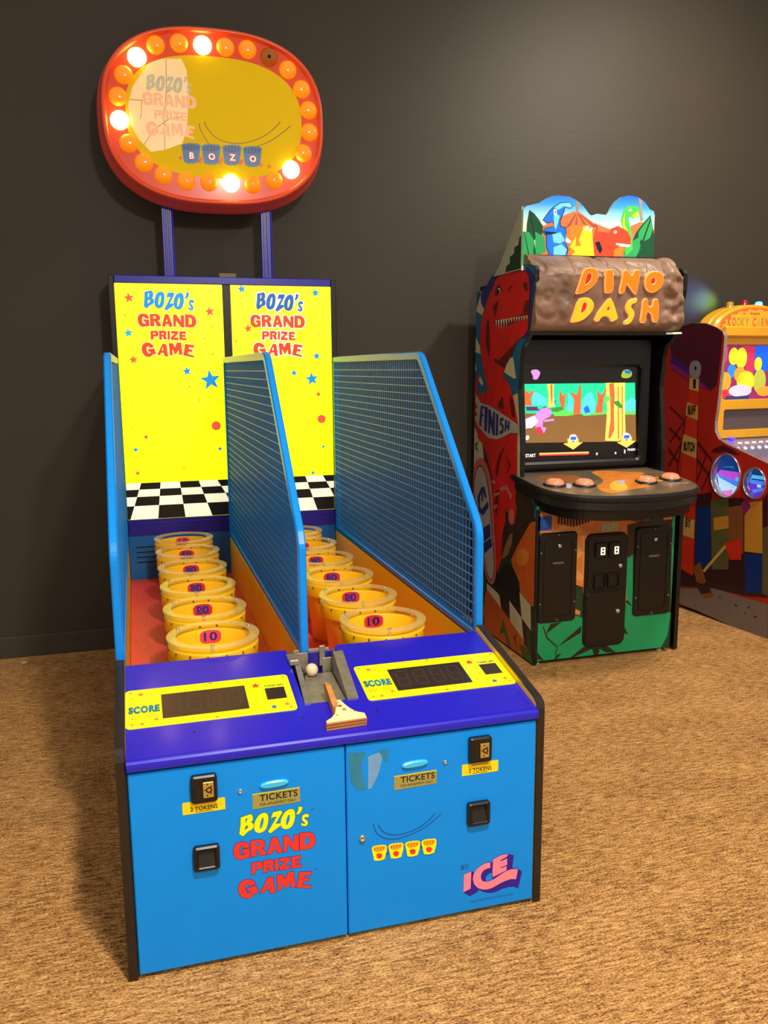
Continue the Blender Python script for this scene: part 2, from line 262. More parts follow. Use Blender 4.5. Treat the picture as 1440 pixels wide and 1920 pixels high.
'DOUT':[('x',0,[[(-1600,3818),(-1462,3818),(-1315,3862),(-1173,3948),(-968,4013),(-794,4009),(-564,3978),(-417,3982),(-263,3966),(-170,3939),(-134,3901),(-137,3729),(-195,3514),(-221,3324),(-323,3226),(-394,3181),(-426,3082),(-462,2765),(-409,2409),(-371,2100),(-375,1909)]])],
'TREX':[('n',0,[[(-1584,3827),(-1316,3851),(-1237,3938),(-1094,4005),(-903,4034),(-448,4001),(-183,3980),(-135,3855),(-155,3382),(-248,3291),(-359,3256),(-703,3348),(-973,3871),(-1364,3612),(-1479,3662)]]),('s',0,[[(-1584,3821),(-1482,3802),(-1451,3682),(-1364,3612),(-1419,3551),(-1622,3607)]]),('s',0,[[(-1629,3321),(-1466,3217),(-1449,3135),(-1654,3155)]]),('s',0,[[(-717,3076),(-596,3085),(-516,2874),(-587,2874),(-811,2934)]]),('s',0,[[(-1471,2899),(-1369,2823),(-1382,2779),(-1499,2832)]]),('s',0,[[(-1682,3044),(-1560,2954),(-1679,2954)]]),('s',0,[[(-580,2702),(-439,2726),(-385,2548),(-367,2147),(-448,2119)]]),('s',0,[[(-1663,2318),(-1496,2227),(-1374,2033),(-1656,2007)]]),('s',0,[[(-504,2278),(-389,2287),(-342,1882),(-457,1868)]]),('s',0,[[(-1692,2189),(-1365,2159),(-1325,1984),(-1758,1755)]]),('g',0,[[(-1583,2129),(-1480,2160),(-1537,2098),(-1477,2047),(-1566,2061)]]),('d',0,[[(-1113,1789),(-453,1755),(-342,1882),(25,1650),(27,790),(-383,817),(-603,1030),(-851,910),(-1032,1366)]]),('f',0,[[(-127,1454),(33,1494),(76,628),(-60,616),(-319,689),(-474,847),(-555,987),(-399,1176)]]),('h',1,[[(-453,1061),(-311,1168),(-169,1159),(-136,1065),(-273,971),(-419,965)]]),('t',0,[[(-804,933),(-730,1084),(-611,1239),(-537,1279),(-547,1160),(-634,1023)]]),('o',0,[[(-1193,523),(-784,392),(-240,227),(-92,118),(-29,-43),(-498,-56),(-1375,-6),(-1309,247)]]),('g',0,[[(-1394,676),(-1250,652),(-1212,561),(-1278,401),(-1241,353),(-1291,223),(-1233,80),(-1376,23)]]),('c',0,[[(-1195,579),(-838,529),(-784,392),(-1193,509)]]),('k',0,[[(-928,755),(-692,911),(-491,903),(-353,798),(-318,676),(-568,538),(-545,349),(-794,403),(-837,515),(-989,602)]]),('k',0,[[(-584,541),(-319,689),(-264,430)]]),('c',0,[[(-583,534),(-278,432),(-209,171),(-240,214),(-559,318)]]),('c',0,[[(-339,690),(-74,618),(-53,356),(-278,432)]]),('k',0,[[(-264,430),(-53,350),(-65,140),(-209,171)]]),('g',0,[[(-732,289),(-665,206),(-516,6),(-609,3),(-694,142),(-822,96)]]),('g',0,[[(-339,130),(-94,156),(-2,-20),(-229,-33)]]),('e',0,[[(-189,361),(-47,339),(-4,30),(-123,160)]]),('e',0,[[(-508,198),(-460,159),(-373,239),(-415,160),(-348,-6),(-438,139)]]),('r',0,[[(-899,3944),(-727,3946),(-654,3923),(-468,3923),(-321,3897),(-263,3849),(-246,3707),(-247,3500),(-262,3349),(-327,3299),(-508,3242),(-598,3145),(-716,3056),(-800,2965),(-822,2892),(-682,2822),(-580,2702),(-502,2543),(-449,2424),(-455,2292),(-460,2282),(-443,1870),(-453,1755),(-479,1675),(-443,1528),(-482,1393),(-555,1348),(-632,1380),(-652,1481),(-714,1485),(-710,1380),(-783,1234),(-804,933),(-879,767),(-929,783),(-971,1035),(-1032,1366),(-1056,1593),(-1080,1793),(-1223,2022),(-1365,2145),(-1509,2203),(-1496,2215),(-1605,2379),(-1595,2584),(-1553,2675),(-1394,2701),(-1226,2738),(-1314,2878),(-1404,3053),(-1452,3217),(-1458,3445),(-1364,3601),(-1231,3739),(-1114,3822),(-1076,3881)]]),('r',0,[[(-1472,2932),(-1434,2910),(-1519,2821),(-1523,2676),(-1612,2673),(-1577,2820)]]),('q',0,[[(-1278,3505),(-1209,3475),(-1181,3210),(-1210,3093),(-1312,3267)]]),('q',0,[[(-1075,3081),(-944,3064),(-818,3114),(-508,3242),(-598,3135),(-800,2975),(-942,3006),(-1047,3039)]]),('q',0,[[(-1101,3459),(-984,3484),(-708,3461),(-426,3497),(-248,3514),(-242,3476),(-470,3446),(-754,3401),(-982,3422)]]),('q',0,[[(-1084,3727),(-1048,3806),(-972,3850),(-880,3771),(-993,3735)]]),('q',0,[[(-394,3801),(-305,3802),(-274,3710),(-346,3725)]]),('q',0,[[(-1120,3627),(-966,3687),(-1001,3598),(-1058,3509)]]),('q',0,[[(-744,3750),(-673,3803),(-602,3801),(-684,3774),(-707,3737)]]),('q',0,[[(-341,3620),(-249,3632),(-248,3519),(-381,3508)]]),('q',0,[[(-953,2607),(-827,2685),(-797,2550),(-925,2545)]]),('q',0,[[(-666,2710),(-579,2662),(-511,2482),(-595,2477)]]),('v',1,[[(-1020,3743),(-996,3802),(-945,3802),(-913,3764),(-968,3743)]]),('k',1,[[(-1024,3733),(-1011,3788),(-965,3794),(-931,3766),(-973,3744)]]),('q',0,[[(-1000,1870),(-924,2037),(-741,2184),(-860,2017),(-949,1809)]]),('q',0,[[(-1365,2145),(-1258,2045),(-1080,1793),(-1166,1851),(-1308,2000)]]),('q',0,[[(-736,2068),(-595,1980),(-728,1862),(-641,1975)]]),('q',0,[[(-992,1656),(-880,1685),(-934,1396),(-1001,1439)]]),('p',0,[[(-1079,1773),(-980,1765),(-995,1730),(-1095,1737)]]),('p',0,[[(-1041,1623),(-863,1667),(-878,1632),(-1023,1585)]]),('p',0,[[(-1020,1490),(-922,1525),(-937,1476),(-1002,1452)]]),('p',0,[[(-864,1713),(-693,1762),(-553,1678),(-580,1609),(-691,1710),(-847,1676)]]),('p',1,[[(-634,1432),(-622,1499),(-562,1534),(-502,1518),(-483,1418),(-540,1357),(-601,1372)]]),('w',0,[[(-1047,3475),(-1000,3474),(-1010,3411)]]),('w',0,[[(-980,3476),(-934,3475),(-944,3383)]]),('w',0,[[(-915,3476),(-869,3476),(-879,3386)]]),('w',0,[[(-851,3477),(-806,3477),(-815,3389)]]),('w',0,[[(-787,3478),(-743,3477),(-752,3391)]]),('w',0,[[(-724,3478),(-681,3478),(-691,3424)]]),('w',0,[[(-662,3479),(-619,3479),(-629,3427)]]),('w',0,[[(-601,3480),(-559,3479),(-569,3429)]]),('w',0,[[(-541,3481),(-499,3480),(-509,3432)]]),('w',0,[[(-482,3481),(-440,3481),(-450,3434)]]),('w',0,[[(-423,3482),(-382,3481),(-392,3437)]]),('w',0,[[(-365,3483),(-325,3482),(-334,3439)]]),('w',0,[[(-308,3483),(-268,3483),(-277,3441)]]),('b',0,[[(-1568,2686),(-1391,2591),(-1194,2577),(-924,2524),(-668,2468),(-402,2407),(-363,2324),(-613,2317),(-761,2270),(-940,2224),(-1182,2217),(-1485,2329),(-1591,2425),(-1503,2452),(-1578,2516),(-1491,2543),(-1581,2607)]]),('r',0,[[(-1422,2690),(-1309,2715),(-1251,2651),(-1334,2615)]]),('r',0,[[(-1238,2651),(-1142,2665),(-1113,2612),(-1223,2619)]]),('r',0,[[(-951,2533),(-874,2563),(-796,2540),(-808,2518)]]),('p',1,[[(-1696,1575),(-1662,1723),(-1592,1887),(-1449,1979),(-1308,1979),(-1167,1878),(-1059,1674),(-1016,1369),(-948,1040),(-913,800),(-958,651),(-1040,589),(-1178,612),(-1308,824),(-1462,1137),(-1616,1399)]]),('q',1,[[(-1611,1629),(-1535,1837),(-1429,1905),(-1322,1888),(-1215,1791),(-1123,1584),(-1063,1292),(-985,963),(-956,790),(-1008,660),(-1092,626),(-1198,692),(-1330,962),(-1465,1251),(-1581,1462)]]),('b',1,[[(-1589,1632),(-1520,1822),(-1428,1888),(-1332,1873),(-1232,1778),(-1143,1574),(-1083,1289),(-1005,959),(-976,786),(-1022,671),(-1086,644),(-1181,703),(-1309,967),(-1443,1255),(-1559,1465)]]),('n',0,[[(-1569,1449),(-1526,1470),(-1479,1363),(-1466,1308),(-1522,1342)]]),('n',0,[[(-1483,1519),(-1385,1631),(-1342,1609),(-1401,1544),(-1408,1431),(-1350,1397),(-1172,1522),(-1153,1456),(-1306,1334),(-1431,1356)]]),('n',0,[[(-1386,1645),(-1281,1672),(-1208,1558),(-1259,1537),(-1314,1612),(-1318,1500),(-1353,1481)]]),('n',0,[[(-1354,1171),(-1113,1277),(-1082,1137),(-1314,1022)]]),('n',0,[[(-1303,1010),(-1075,1125),(-1038,1035),(-1258,906)]])],
'FIN':[('n',0,[[(-1404,2568),(-1305,2561),(-1309,2534),(-1352,2537),(-1364,2470),(-1316,2473),(-1324,2450),(-1369,2448),(-1389,2335),(-1447,2343)]]),('n',0,[[(-1291,2562),(-1207,2554),(-1226,2290),(-1297,2297)]]),('n',0,[[(-1192,2533),(-1132,2536),(-1079,2409),(-1056,2518),(-1008,2514),(-1015,2262),(-1061,2264),(-1127,2384),(-1143,2274),(-1190,2276)]]),('n',0,[[(-976,2500),(-918,2492),(-928,2273),(-989,2264)]]),('n',0,[[(-806,2466),(-767,2437),(-831,2433),(-842,2406),(-778,2384),(-788,2310),(-869,2283),(-885,2314),(-827,2328),(-815,2361),(-880,2388),(-875,2452)]]),('n',0,[[(-742,2449),(-697,2441),(-705,2388),(-675,2390),(-667,2442),(-630,2434),(-644,2340),(-678,2338),(-674,2364),(-714,2362),(-722,2325),(-758,2322)]])],
'TOUT':[('x',0,[[(3896,4492),(3923,4523),(4060,4557),(4138,4604),(4199,4628),(4261,4638),(4386,4631),(4462,4602),(4539,4551),(4606,4478),(4632,4463),(4695,4482),(4798,4475),(4816,4498),(4834,4531),(4883,4599),(4959,4652),(5049,4674),(5154,4660),(5235,4614),(5292,4550),(5343,4530),(5368,4098)]])],
'TOP':[('v',0,[[(4071,4328),(4218,4398),(4341,4457),(4440,4495),(4491,4495),(4660,4393),(4829,4344),(4985,4339),(5192,4426),(5245,4415),(5351,4352),(5371,4002),(4080,3970)]]),('w',0,[[(4454,4472),(4466,4472),(4407,4362),(4333,4315),(4394,4383)]]),('w',0,[[(4479,4473),(4494,4474),(4584,4368),(4545,4378)]]),('w',0,[[(4467,4462),(4474,4462),(4478,4364),(4457,4363)]]),('w',0,[[(4505,4463),(4517,4464),(4687,4361),(4661,4349)]]),('z',0,[[(4456,4596),(4507,4577),(4484,4497),(4465,4500)]]),('z',0,[[(5157,4653),(5202,4629),(5196,4557),(5223,4436),(5185,4433),(5169,4567)]]),('l',0,[[(3957,4489),(4007,4459),(4057,4408),(4108,4340),(4092,4231),(4013,4207),(3929,4247),(3933,4355)]]),('g',0,[[(3858,4311),(3889,4284),(3962,4281),(4019,4197),(4004,4055),(4006,3968),(3865,3965)]]),('g',0,[[(4023,4288),(4123,4243),(4145,4103),(4029,4056)]]),('l',0,[[(4013,4207),(4041,4056),(4006,3968),(4009,4121)]]),('l',0,[[(5301,4495),(5339,4351),(5355,4296),(5371,4002),(5106,3996),(5137,4188),(5108,4243),(5144,4322),(5232,4425)]]),('g',0,[[(5302,4478),(5331,4351),(5306,4271),(5241,4236),(5173,4267),(5170,4323),(5239,4409)]]),('g',0,[[(5224,4302),(5188,4223),(5211,4167),(5155,4087),(5186,3997),(5027,3994),(5008,4128),(5121,4243)]]),('l',0,[[(5302,4473),(5310,4451),(5229,4213),(5168,4087),(5214,4235)]]),('k',0,[[(3953,4473),(3960,4473),(4031,4229),(4022,4229)]]),('l',0,[[(3901,4289),(3908,4290),(3980,4011),(3968,4011)]]),('e',0,[[(4962,4426),(4990,4527),(5040,4571),(5135,4575),(5175,4545),(5166,4473),(5111,4454),(5074,4473),(5048,4450),(5069,4375),(5099,4287),(5112,4153),(5036,4084),(4984,4372)]]),('y',0,[[(4982,4416),(5011,4505),(5004,4450),(5013,4373),(5045,4330),(4997,4361)]]),('y',0,[[(5084,4481),(5161,4523),(5163,4473),(5111,4456)]]),('k',0,[[(4095,4291),(4133,4330),(4226,4346),(4212,4385),(4145,4368),(4100,4402),(4178,4498),(4214,4529),(4288,4571),(4387,4581),(4426,4547),(4402,4519),(4341,4530),(4333,4486),(4293,4399),(4299,4349),(4352,4340),(4367,4257),(4357,4196),(4389,4132),(4372,4066),(4184,4060),(4146,4144),(4140,4252)]]),('b',0,[[(4103,4293),(4136,4325),(4235,4342),(4218,4389),(4144,4376),(4109,4404),(4185,4493),(4218,4524),(4288,4564),(4385,4575),(4417,4546),(4399,4526),(4336,4536),(4325,4488),(4284,4400),(4292,4343),(4345,4334),(4360,4257),(4349,4196),(4379,4132),(4366,4065),(4190,4061),(4153,4147),(4148,4255)]]),('c',0,[[(4221,4522),(4290,4564),(4385,4575),(4417,4546),(4399,4526),(4326,4536),(4265,4497)]]),('c',0,[[(4217,4452),(4254,4464),(4285,4444),(4274,4400),(4245,4312),(4226,4344)]]),('c',0,[[(4209,4268),(4296,4292),(4348,4218),(4299,4184),(4224,4192)]]),('c',0,[[(4225,4149),(4312,4179),(4370,4131),(4353,4065),(4228,4062)]]),('k',0,[[(4109,4297),(4246,4289),(4259,4280),(4147,4260)]]),('i',1,[[(4221,4506),(4242,4509),(4253,4475),(4242,4447),(4220,4452),(4213,4482)]]),('k',1,[[(4228,4490),(4238,4490),(4241,4469),(4231,4465)]]),('o',0,[[(4349,4196),(4365,4306),(4407,4345),(4457,4366),(4546,4358),(4604,4336),(4475,4200),(4505,4069),(4404,4066),(4412,4187)]]),('y',0,[[(4546,4358),(4597,4358),(4643,4321),(4674,4074),(4416,4067),(4466,4112),(4401,4154),(4473,4266)]]),('o',0,[[(4471,4320),(4547,4345),(4500,4223),(4527,4169),(4464,4167)]]),('i',0,[[(4554,4323),(4584,4363),(4612,4358),(4573,4313)]]),('i',0,[[(4605,4314),(4629,4348),(4651,4347),(4631,4304)]]),('i',0,[[(4360,4246),(4418,4209),(4400,4187),(4355,4207)]]),('r',0,[[(4670,4402),(4706,4362),(4701,4312),(4792,4310),(4837,4295),(4855,4345),(4932,4375),(5038,4329),(5087,4264),(5086,4197),(5006,4161),(4977,4082),(4691,4074),(4659,4250),(4687,4339)]]),('o',0,[[(4892,4080),(4902,4147),(4979,4183),(5006,4161),(4977,4082)]]),('i',0,[[(4913,4209),(5084,4197),(5072,4174),(4993,4174),(4920,4192)]]),('k',0,[[(4679,4207),(4730,4219),(4766,4143),(4742,4098),(4708,4141)]]),('i',1,[[(4884,4318),(4907,4334),(4928,4317),(4909,4297),(4889,4302)]]),('k',1,[[(4901,4319),(4914,4325),(4917,4309),(4904,4307)]]),('i',1,[[(5042,4534),(5068,4546),(5088,4533),(5069,4517),(5049,4520)]]),('k',1,[[(5058,4538),(5070,4541),(5074,4528),(5061,4526)]])],
'SCR':[('t',0,[[(4040,2815),(5334,2812),(5359,2457),(4055,2473)]]),('n',0,[[(4054,2515),(4513,2491),(5357,2493),(5380,2183),(4068,2208)]]),('g',0,[[(4373,2521),(4558,2559),(4669,2494),(4545,2476),(4390,2479)]]),('g',0,[[(4668,2529),(4858,2511),(5017,2521),(5018,2486),(4733,2472)]]),('g',0,[[(5194,2518),(5356,2514),(5358,2471),(5195,2475)]]),('c',0,[[(4520,2532),(4555,2642),(4537,2726),(4601,2655),(4606,2516)]]),('c',0,[[(4700,2500),(4711,2640),(4756,2708),(4818,2721),(4870,2609),(4858,2511),(4780,2484)]]),('c',0,[[(5210,2503),(5222,2602),(5301,2657),(5351,2628),(5356,2514)]]),('c',0,[[(4128,2595),(4139,2732),(4185,2731),(4293,2661),(4302,2592)]]),('b',0,[[(4730,2556),(4776,2583),(4810,2512),(4748,2499)]]),('b',0,[[(4370,2632),(4401,2645),(4395,2576),(4364,2591)]]),('w',0,[[(4584,2725),(4623,2697),(4647,2696),(4667,2793),(4690,2793),(4694,2696),(4693,2493),(4607,2491),(4617,2641),(4569,2711)]]),('w',0,[[(4880,2748),(4922,2692),(4961,2705),(4982,2775),(4999,2747),(4964,2649),(4953,2502),(4866,2499),(4893,2636)]]),('w',0,[[(4447,2755),(4484,2685),(4514,2726),(4503,2560),(4465,2561),(4439,2658)]]),('w',0,[[(4044,2760),(4095,2719),(4161,2759),(4111,2664),(4135,2595),(4048,2597)]]),('y',0,[[(4297,2811),(4373,2810),(4372,2687),(4395,2576),(4311,2571),(4315,2702)]]),('o',0,[[(4335,2808),(4358,2808),(4362,2660),(4356,2591),(4338,2701)]]),('y',0,[[(4981,2814),(5213,2814),(5223,2517),(5247,2231),(5159,2193),(4997,2203),(5009,2522)]]),('o',0,[[(5021,2802),(5076,2813),(5094,2661),(5089,2520),(5105,2321),(5068,2236),(5032,2223),(5059,2464)]]),('w',0,[[(5049,2521),(5071,2549),(5089,2321),(5062,2265)]]),('o',0,[[(5126,2773),(5137,2773),(5166,2233),(5151,2205)]]),('o',0,[[(5174,2772),(5186,2772),(5209,2232),(5199,2218)]]),('g',0,[[(4956,2635),(5010,2676),(5059,2654),(5012,2620),(4981,2607)]]),('e',0,[[(5077,2619),(5141,2625),(5200,2560),(5176,2539),(5110,2576)]]),('e',0,[[(4357,2563),(4464,2575),(4504,2546),(4420,2520),(4342,2529)]]),('k',0,[[(4191,2484),(4204,2553),(4280,2579),(4357,2549),(4344,2481),(4268,2468)]]),('p',0,[[(4055,2460),(4175,2498),(4227,2559),(4298,2571),(4354,2543),(4347,2480),(4261,2441),(4255,2372),(4301,2357),(4272,2302),(4195,2311),(4162,2402),(4065,2349)]]),('i',0,[[(4063,2453),(4160,2485),(4207,2428),(4133,2361),(4065,2363)]]),('r',0,[[(4178,2367),(4232,2372),(4272,2302),(4195,2297)]]),('i',1,[[(4066,2280),(4097,2290),(4109,2258),(4083,2235),(4067,2239)]]),('p',0,[[(4261,2441),(4383,2452),(4388,2431),(4276,2420)]]),('k',0,[[(4060,2583),(4189,2580),(4205,2539),(4068,2542)]]),('p',1,[[(4105,2936),(4119,2960),(4187,2962),(4218,2928),(4204,2894),(4182,2856),(4129,2861),(4136,2895)]]),('l',1,[[(5158,2884),(5175,2940),(5230,2959),(5288,2932),(5293,2883),(5243,2858),(5178,2863)]]),('b',0,[[(5199,2947),(5271,2942),(5273,2904),(5208,2912)]]),('a',0,[[(4499,2186),(4554,2195),(4545,2238),(4678,2234),(4679,2194),(4730,2193),(4619,2120)]]),('i',1,[[(4568,2237),(4575,2272),(4613,2285),(4653,2270),(4667,2234),(4632,2193),(4601,2194)]]),('b',0,[[(4580,2258),(4654,2256),(4647,2221),(4587,2222)]]),('r',0,[[(4592,2215),(4639,2214),(4616,2193)]]),('a',0,[[(5140,2179),(5192,2189),(5182,2233),(5320,2236),(5322,2192),(5372,2187),(5260,2118)]]),('i',1,[[(5206,2235),(5213,2268),(5253,2282),(5294,2265),(5309,2232),(5273,2190),(5241,2191)]]),('b',0,[[(5218,2253),(5295,2254),(5288,2218),(5226,2217)]]),('r',0,[[(5232,2210),(5280,2211),(5257,2190)]]),('h',0,[[(4223,2097),(4802,2092),(4807,2076),(4224,2080)]]),('r',0,[[(4224,2080),(4807,2076),(4803,2059),(4224,2066)]]),('i',0,[[(4893,2078),(4909,2077),(4910,2051),(4894,2052)]]),('i',0,[[(5119,2077),(5135,2076),(5136,2053),(5120,2054)]]),('i',0,[[(5232,2099),(5245,2098),(5247,2058),(5233,2058)]])],
'DFR':[('o',0,[[(3901,1576),(5438,1519),(5469,1111),(4968,554),(3917,892)]]),('f',1,[[(4065,1367),(4237,1464),(4446,1398),(4466,849),(4375,856),(4220,1059)]]),('h',0,[[(4360,1322),(4418,1345),(4431,1181),(4378,1212)]]),('h',0,[[(4375,1076),(4433,1126),(4441,906),(4372,966)]]),('d',0,[[(4930,1396),(5114,1426),(5451,1421),(5510,391),(5005,437),(4945,1063)]]),('l',0,[[(5170,1533),(5343,1524),(5351,1371),(5178,1381)]]),('g',0,[[(3910,482),(4419,462),(4925,473),(5492,422),(5491,-3),(4556,23),(3921,32)]]),('g',0,[[(4931,1036),(5006,1086),(5037,434),(4958,441)]]),('l',0,[[(4362,815),(4445,781),(4457,459),(4372,495)]]),('o',0,[[(4355,566),(4424,532),(4418,490),(4357,510)]]),('k',0,[[(4091,430),(4217,439),(4037,324)]]),('k',0,[[(4437,376),(4439,305),(4172,177)]]),('k',0,[[(4468,147),(4614,132),(4358,30),(4327,40)]]),('k',0,[[(4568,136),(4660,127),(4649,28),(4595,26)]]),('k',0,[[(4706,151),(4769,116),(4851,35),(4740,61),(4629,130)]]),('k',0,[[(4932,329),(4991,230),(4935,250)]]),('k',0,[[(3917,189),(4027,34),(3930,83)]]),('k',0,[[(4139,39),(4167,93),(4227,108),(4162,30)]]),('k',0,[[(4003,410),(4012,410),(4065,286),(4175,184),(4165,178),(4050,280)]]),('k',0,[[(4165,181),(4175,179),(4160,94),(4151,95)]]),('k',0,[[(4936,585),(4966,604),(5016,536)]]),('l',0,[[(5508,420),(5516,-5),(5393,8),(5465,176)]])],
'SOUT':[('x',0,[[(-349,3282),(-229,3392),(-136,3457),(-41,3480),(61,3484),(172,3467),(349,3410),(440,3370),(476,3316),(474,3137),(449,2837),(426,2502),(405,2347),(414,2236),(478,2148),(594,2101),(1196,1934)]])],
'SIDE':[('p',0,[[(-389,3247),(-327,3368),(-194,3460),(-43,3483),(171,3472),(349,3417),(446,3361),(434,3109),(399,2760),(308,2699),(121,2815),(-70,2911),(-355,3011)]]),('u',0,[[(-364,3135),(-74,2972),(308,2699),(122,2803),(-69,2899),(-373,3011)]]),('m',0,[[(-365,3023),(-68,2893),(-45,2802),(-370,2961)]]),('m',0,[[(122,2803),(309,2697),(127,2743)]]),('r',0,[[(-38,2704),(116,2671),(179,1460),(-129,1419)]]),('o',0,[[(-34,2844),(117,2833),(118,2681),(-38,2710)]]),('k',0,[[(18,2827),(71,2827),(71,2718),(29,2718)]]),('o',0,[[(-58,2556),(124,2514),(130,2342),(-71,2396)]]),('o',0,[[(-98,2170),(136,2118),(139,1888),(-113,1943)]]),('g',1,[[(-55,2948),(-36,3026),(38,3053),(114,3031),(147,2959),(127,2851),(54,2827),(-31,2850)]]),('k',1,[[(31,2959),(40,2981),(60,2981),(75,2959),(63,2933),(43,2935)]]),('k',0,[[(-71,2396),(-57,2396),(-159,1710),(-176,1708)]]),('k',0,[[(131,2344),(141,2345),(173,1534),(162,1533)]]),('x',0,[[(-338,2497),(-89,2345),(-93,2326),(-346,2478)]]),('x',0,[[(-105,2319),(-87,2308),(-307,2041),(-326,2053)]]),('x',0,[[(-339,2243),(-125,2106),(-132,2080),(-341,2218)]]),('x',0,[[(-130,2055),(-112,2044),(-305,1746),(-325,1770)]]),('x',0,[[(-330,1988),(-149,1826),(-156,1800),(-337,1949)]]),('x',0,[[(139,2118),(400,1903),(395,1872),(142,2076)]]),('x',0,[[(298,1978),(318,1968),(191,1636),(170,1646)]]),('x',0,[[(155,1904),(382,1719),(368,1693),(154,1867)]]),('x',0,[[(404,1855),(421,1844),(266,1521),(249,1531)]]),('p',0,[[(361,1996),(422,2037),(544,2083),(685,2047),(809,1988),(705,1990),(580,2015),(489,1995)]]),('n',0,[[(177,1459),(418,1516),(427,1392),(679,1477),(862,1514),(1001,1473),(1158,1519),(1222,1621),(1319,460),(1012,408),(537,381),(-14,277),(-48,499),(205,475)]]),('b',0,[[(180,1305),(415,1340),(471,585),(213,608)]]),('e',0,[[(409,1414),(678,1489),(743,657),(487,602)]]),('f',0,[[(687,1379),(899,1435),(943,884),(729,842)]]),('t',0,[[(912,1461),(1158,1519),(1206,936),(956,911)]]),('b',0,[[(958,887),(1214,926),(1249,503),(1009,444)]]),('e',0,[[(1183,1217),(1253,1252),(1317,483),(1243,489)]]),('m',0,[[(867,1454),(952,1526),(1005,1426),(924,1318)]]),('t',0,[[(473,1222),(694,1282),(706,1136),(484,1073)]]),('r',0,[[(656,953),(900,1047),(919,806),(750,771)]]),('r',0,[[(-41,1299),(171,1304),(189,458),(-30,503)]]),('o',0,[[(-31,1156),(174,1143),(173,915),(-33,931)]]),('w',0,[[(-30,246),(537,381),(1325,389),(1360,-36),(-18,66)]]),('f',0,[[(178,561),(297,652),(415,431),(367,393),(263,395)]]),('o',0,[[(346,558),(658,928),(692,909),(374,538)]]),('n',0,[[(248,366),(434,409),(508,323),(343,256)]]),('f',0,[[(325,259),(524,327),(536,278),(414,228)]]),('k',0,[[(852,274),(900,268),(909,251),(869,254)]]),('k',0,[[(1051,294),(1081,296),(1080,277),(1056,277)]]),('k',0,[[(1148,209),(1192,215),(1187,195),(1157,193)]]),('k',0,[[(617,304),(649,308),(642,291)]]),('k',0,[[(1012,216),(1039,217),(1029,196)]])],
}
# ---------------------------------------------------------------- materials
BLUE = mat('blue_enamel', (0, 140, 238), 0.45, spec=0.3, vary=0.03)
FRAMEBLUE = mat('blue_tube_enamel', (0, 136, 232), 0.28, spec=0.4, vary=0.03)
WIRE = mat('blue_wire', (6, 118, 196), 0.4, vary=0.05)
PURPLE = mat('purple_blue_enamel', (30, 22, 188), 0.30, coat=0.3, vary=0.04)
PURPLED = mat('dark_purple_enamel', (34, 22, 140), 0.4, vary=0.05)
BLACK = mat('black_plastic', (15, 14, 13), 0.36, vary=0.1)
BLACKM = mat('black_matte', (11, 10, 9), 0.6, vary=0.1)
TRIM = mat('dark_brown_edge_plastic', (34, 28, 24), 0.32, vary=0.12)
YELLOW = mat('yellow_laminate', (255, 206, 10), 0.4, vary=0.03)
BUCKET = mat('yellow_bucket_plastic', (255, 190, 12), 0.34, vary=0.04)
ACRYL = mat('clear_acrylic', (226, 200, 120), 0.12, alpha=0.42, spec=0.3, vary=0.02)
LANE = mat('red_stained_lane_wood', (226, 72, 66), 0.5, vary=0.16, vscale=22, stretch=(9, 0.6, 1))
ZINC = mat('galvanised_steel', (150, 142, 125), 0.45, metal=0.55, vary=0.22, vscale=40)
STEEL = mat('bright_steel', (205, 200, 190), 0.25, metal=0.9)
GOLD = mat('brass', (205, 175, 80), 0.3, metal=0.6, vary=0.1)
PLYTOP = mat('birch_plywood', (240, 214, 160), 0.5, vary=0.05, stretch=(1, 8, 1))
PLYEDGE = mat('plywood_edge', (196, 128, 62), 0.6, vary=0.25, vscale=30, stretch=(1, 1, 12))
BALL = mat('white_ball', (236, 205, 165), 0.4)
DISP = mat('smoked_display', (52, 40, 34), 0.22, vary=0.12)
DIGIT = mat('unlit_digit', (66, 53, 46), 0.3)
INK_Y = mat('ink_yellow', (255, 245, 0), 0.4, vary=0.02)
INK_R = mat('ink_red', (246, 52, 44), 0.4, vary=0.02)
INK_N = mat('ink_navy', (36, 34, 120), 0.4, vary=0.02)
INK_K = mat('ink_black', (28, 24, 22), 0.4, vary=0.02)
INK_G = mat('ink_green', (38, 110, 50), 0.5, vary=0.1)
INK_O = mat('ink_orange', (250, 150, 20), 0.4, vary=0.02)
INK_P = mat('ink_pink', (255, 135, 160), 0.4, vary=0.02)
INK_PP = mat('ink_purple', (46, 20, 150), 0.4, vary=0.02)
INK_B = mat('ink_blue', (18, 110, 175), 0.4, vary=0.02)
INK_LB = mat('ink_line_blue', (10, 84, 165), 0.4, vary=0.02)
INK_OL = mat('ink_olive', (170, 150, 10), 0.4, vary=0.02)
INK_S = mat('ink_salmon', (246, 120, 70), 0.4, vary=0.02)
STICKGOLD = mat('gold_sticker', (166, 158, 84), 0.4, metal=0.2, vary=0.06)
STICKYEL = mat('yellow_sticker', (250, 215, 20), 0.45, vary=0.02)
SCOREYEL = mat('score_panel_yellow', (255, 242, 0), 0.35, vary=0.02, coat=0.2)
TAPE = mat('adhesive_residue', (40, 128, 160), 0.6, vary=0.15)
TAPE2 = mat('peeled_clear_tape', (110, 160, 205), 0.2, vary=0.2)
BADGE = mat('badge_pink_red', (246, 66, 78), 0.45, vary=0.02)
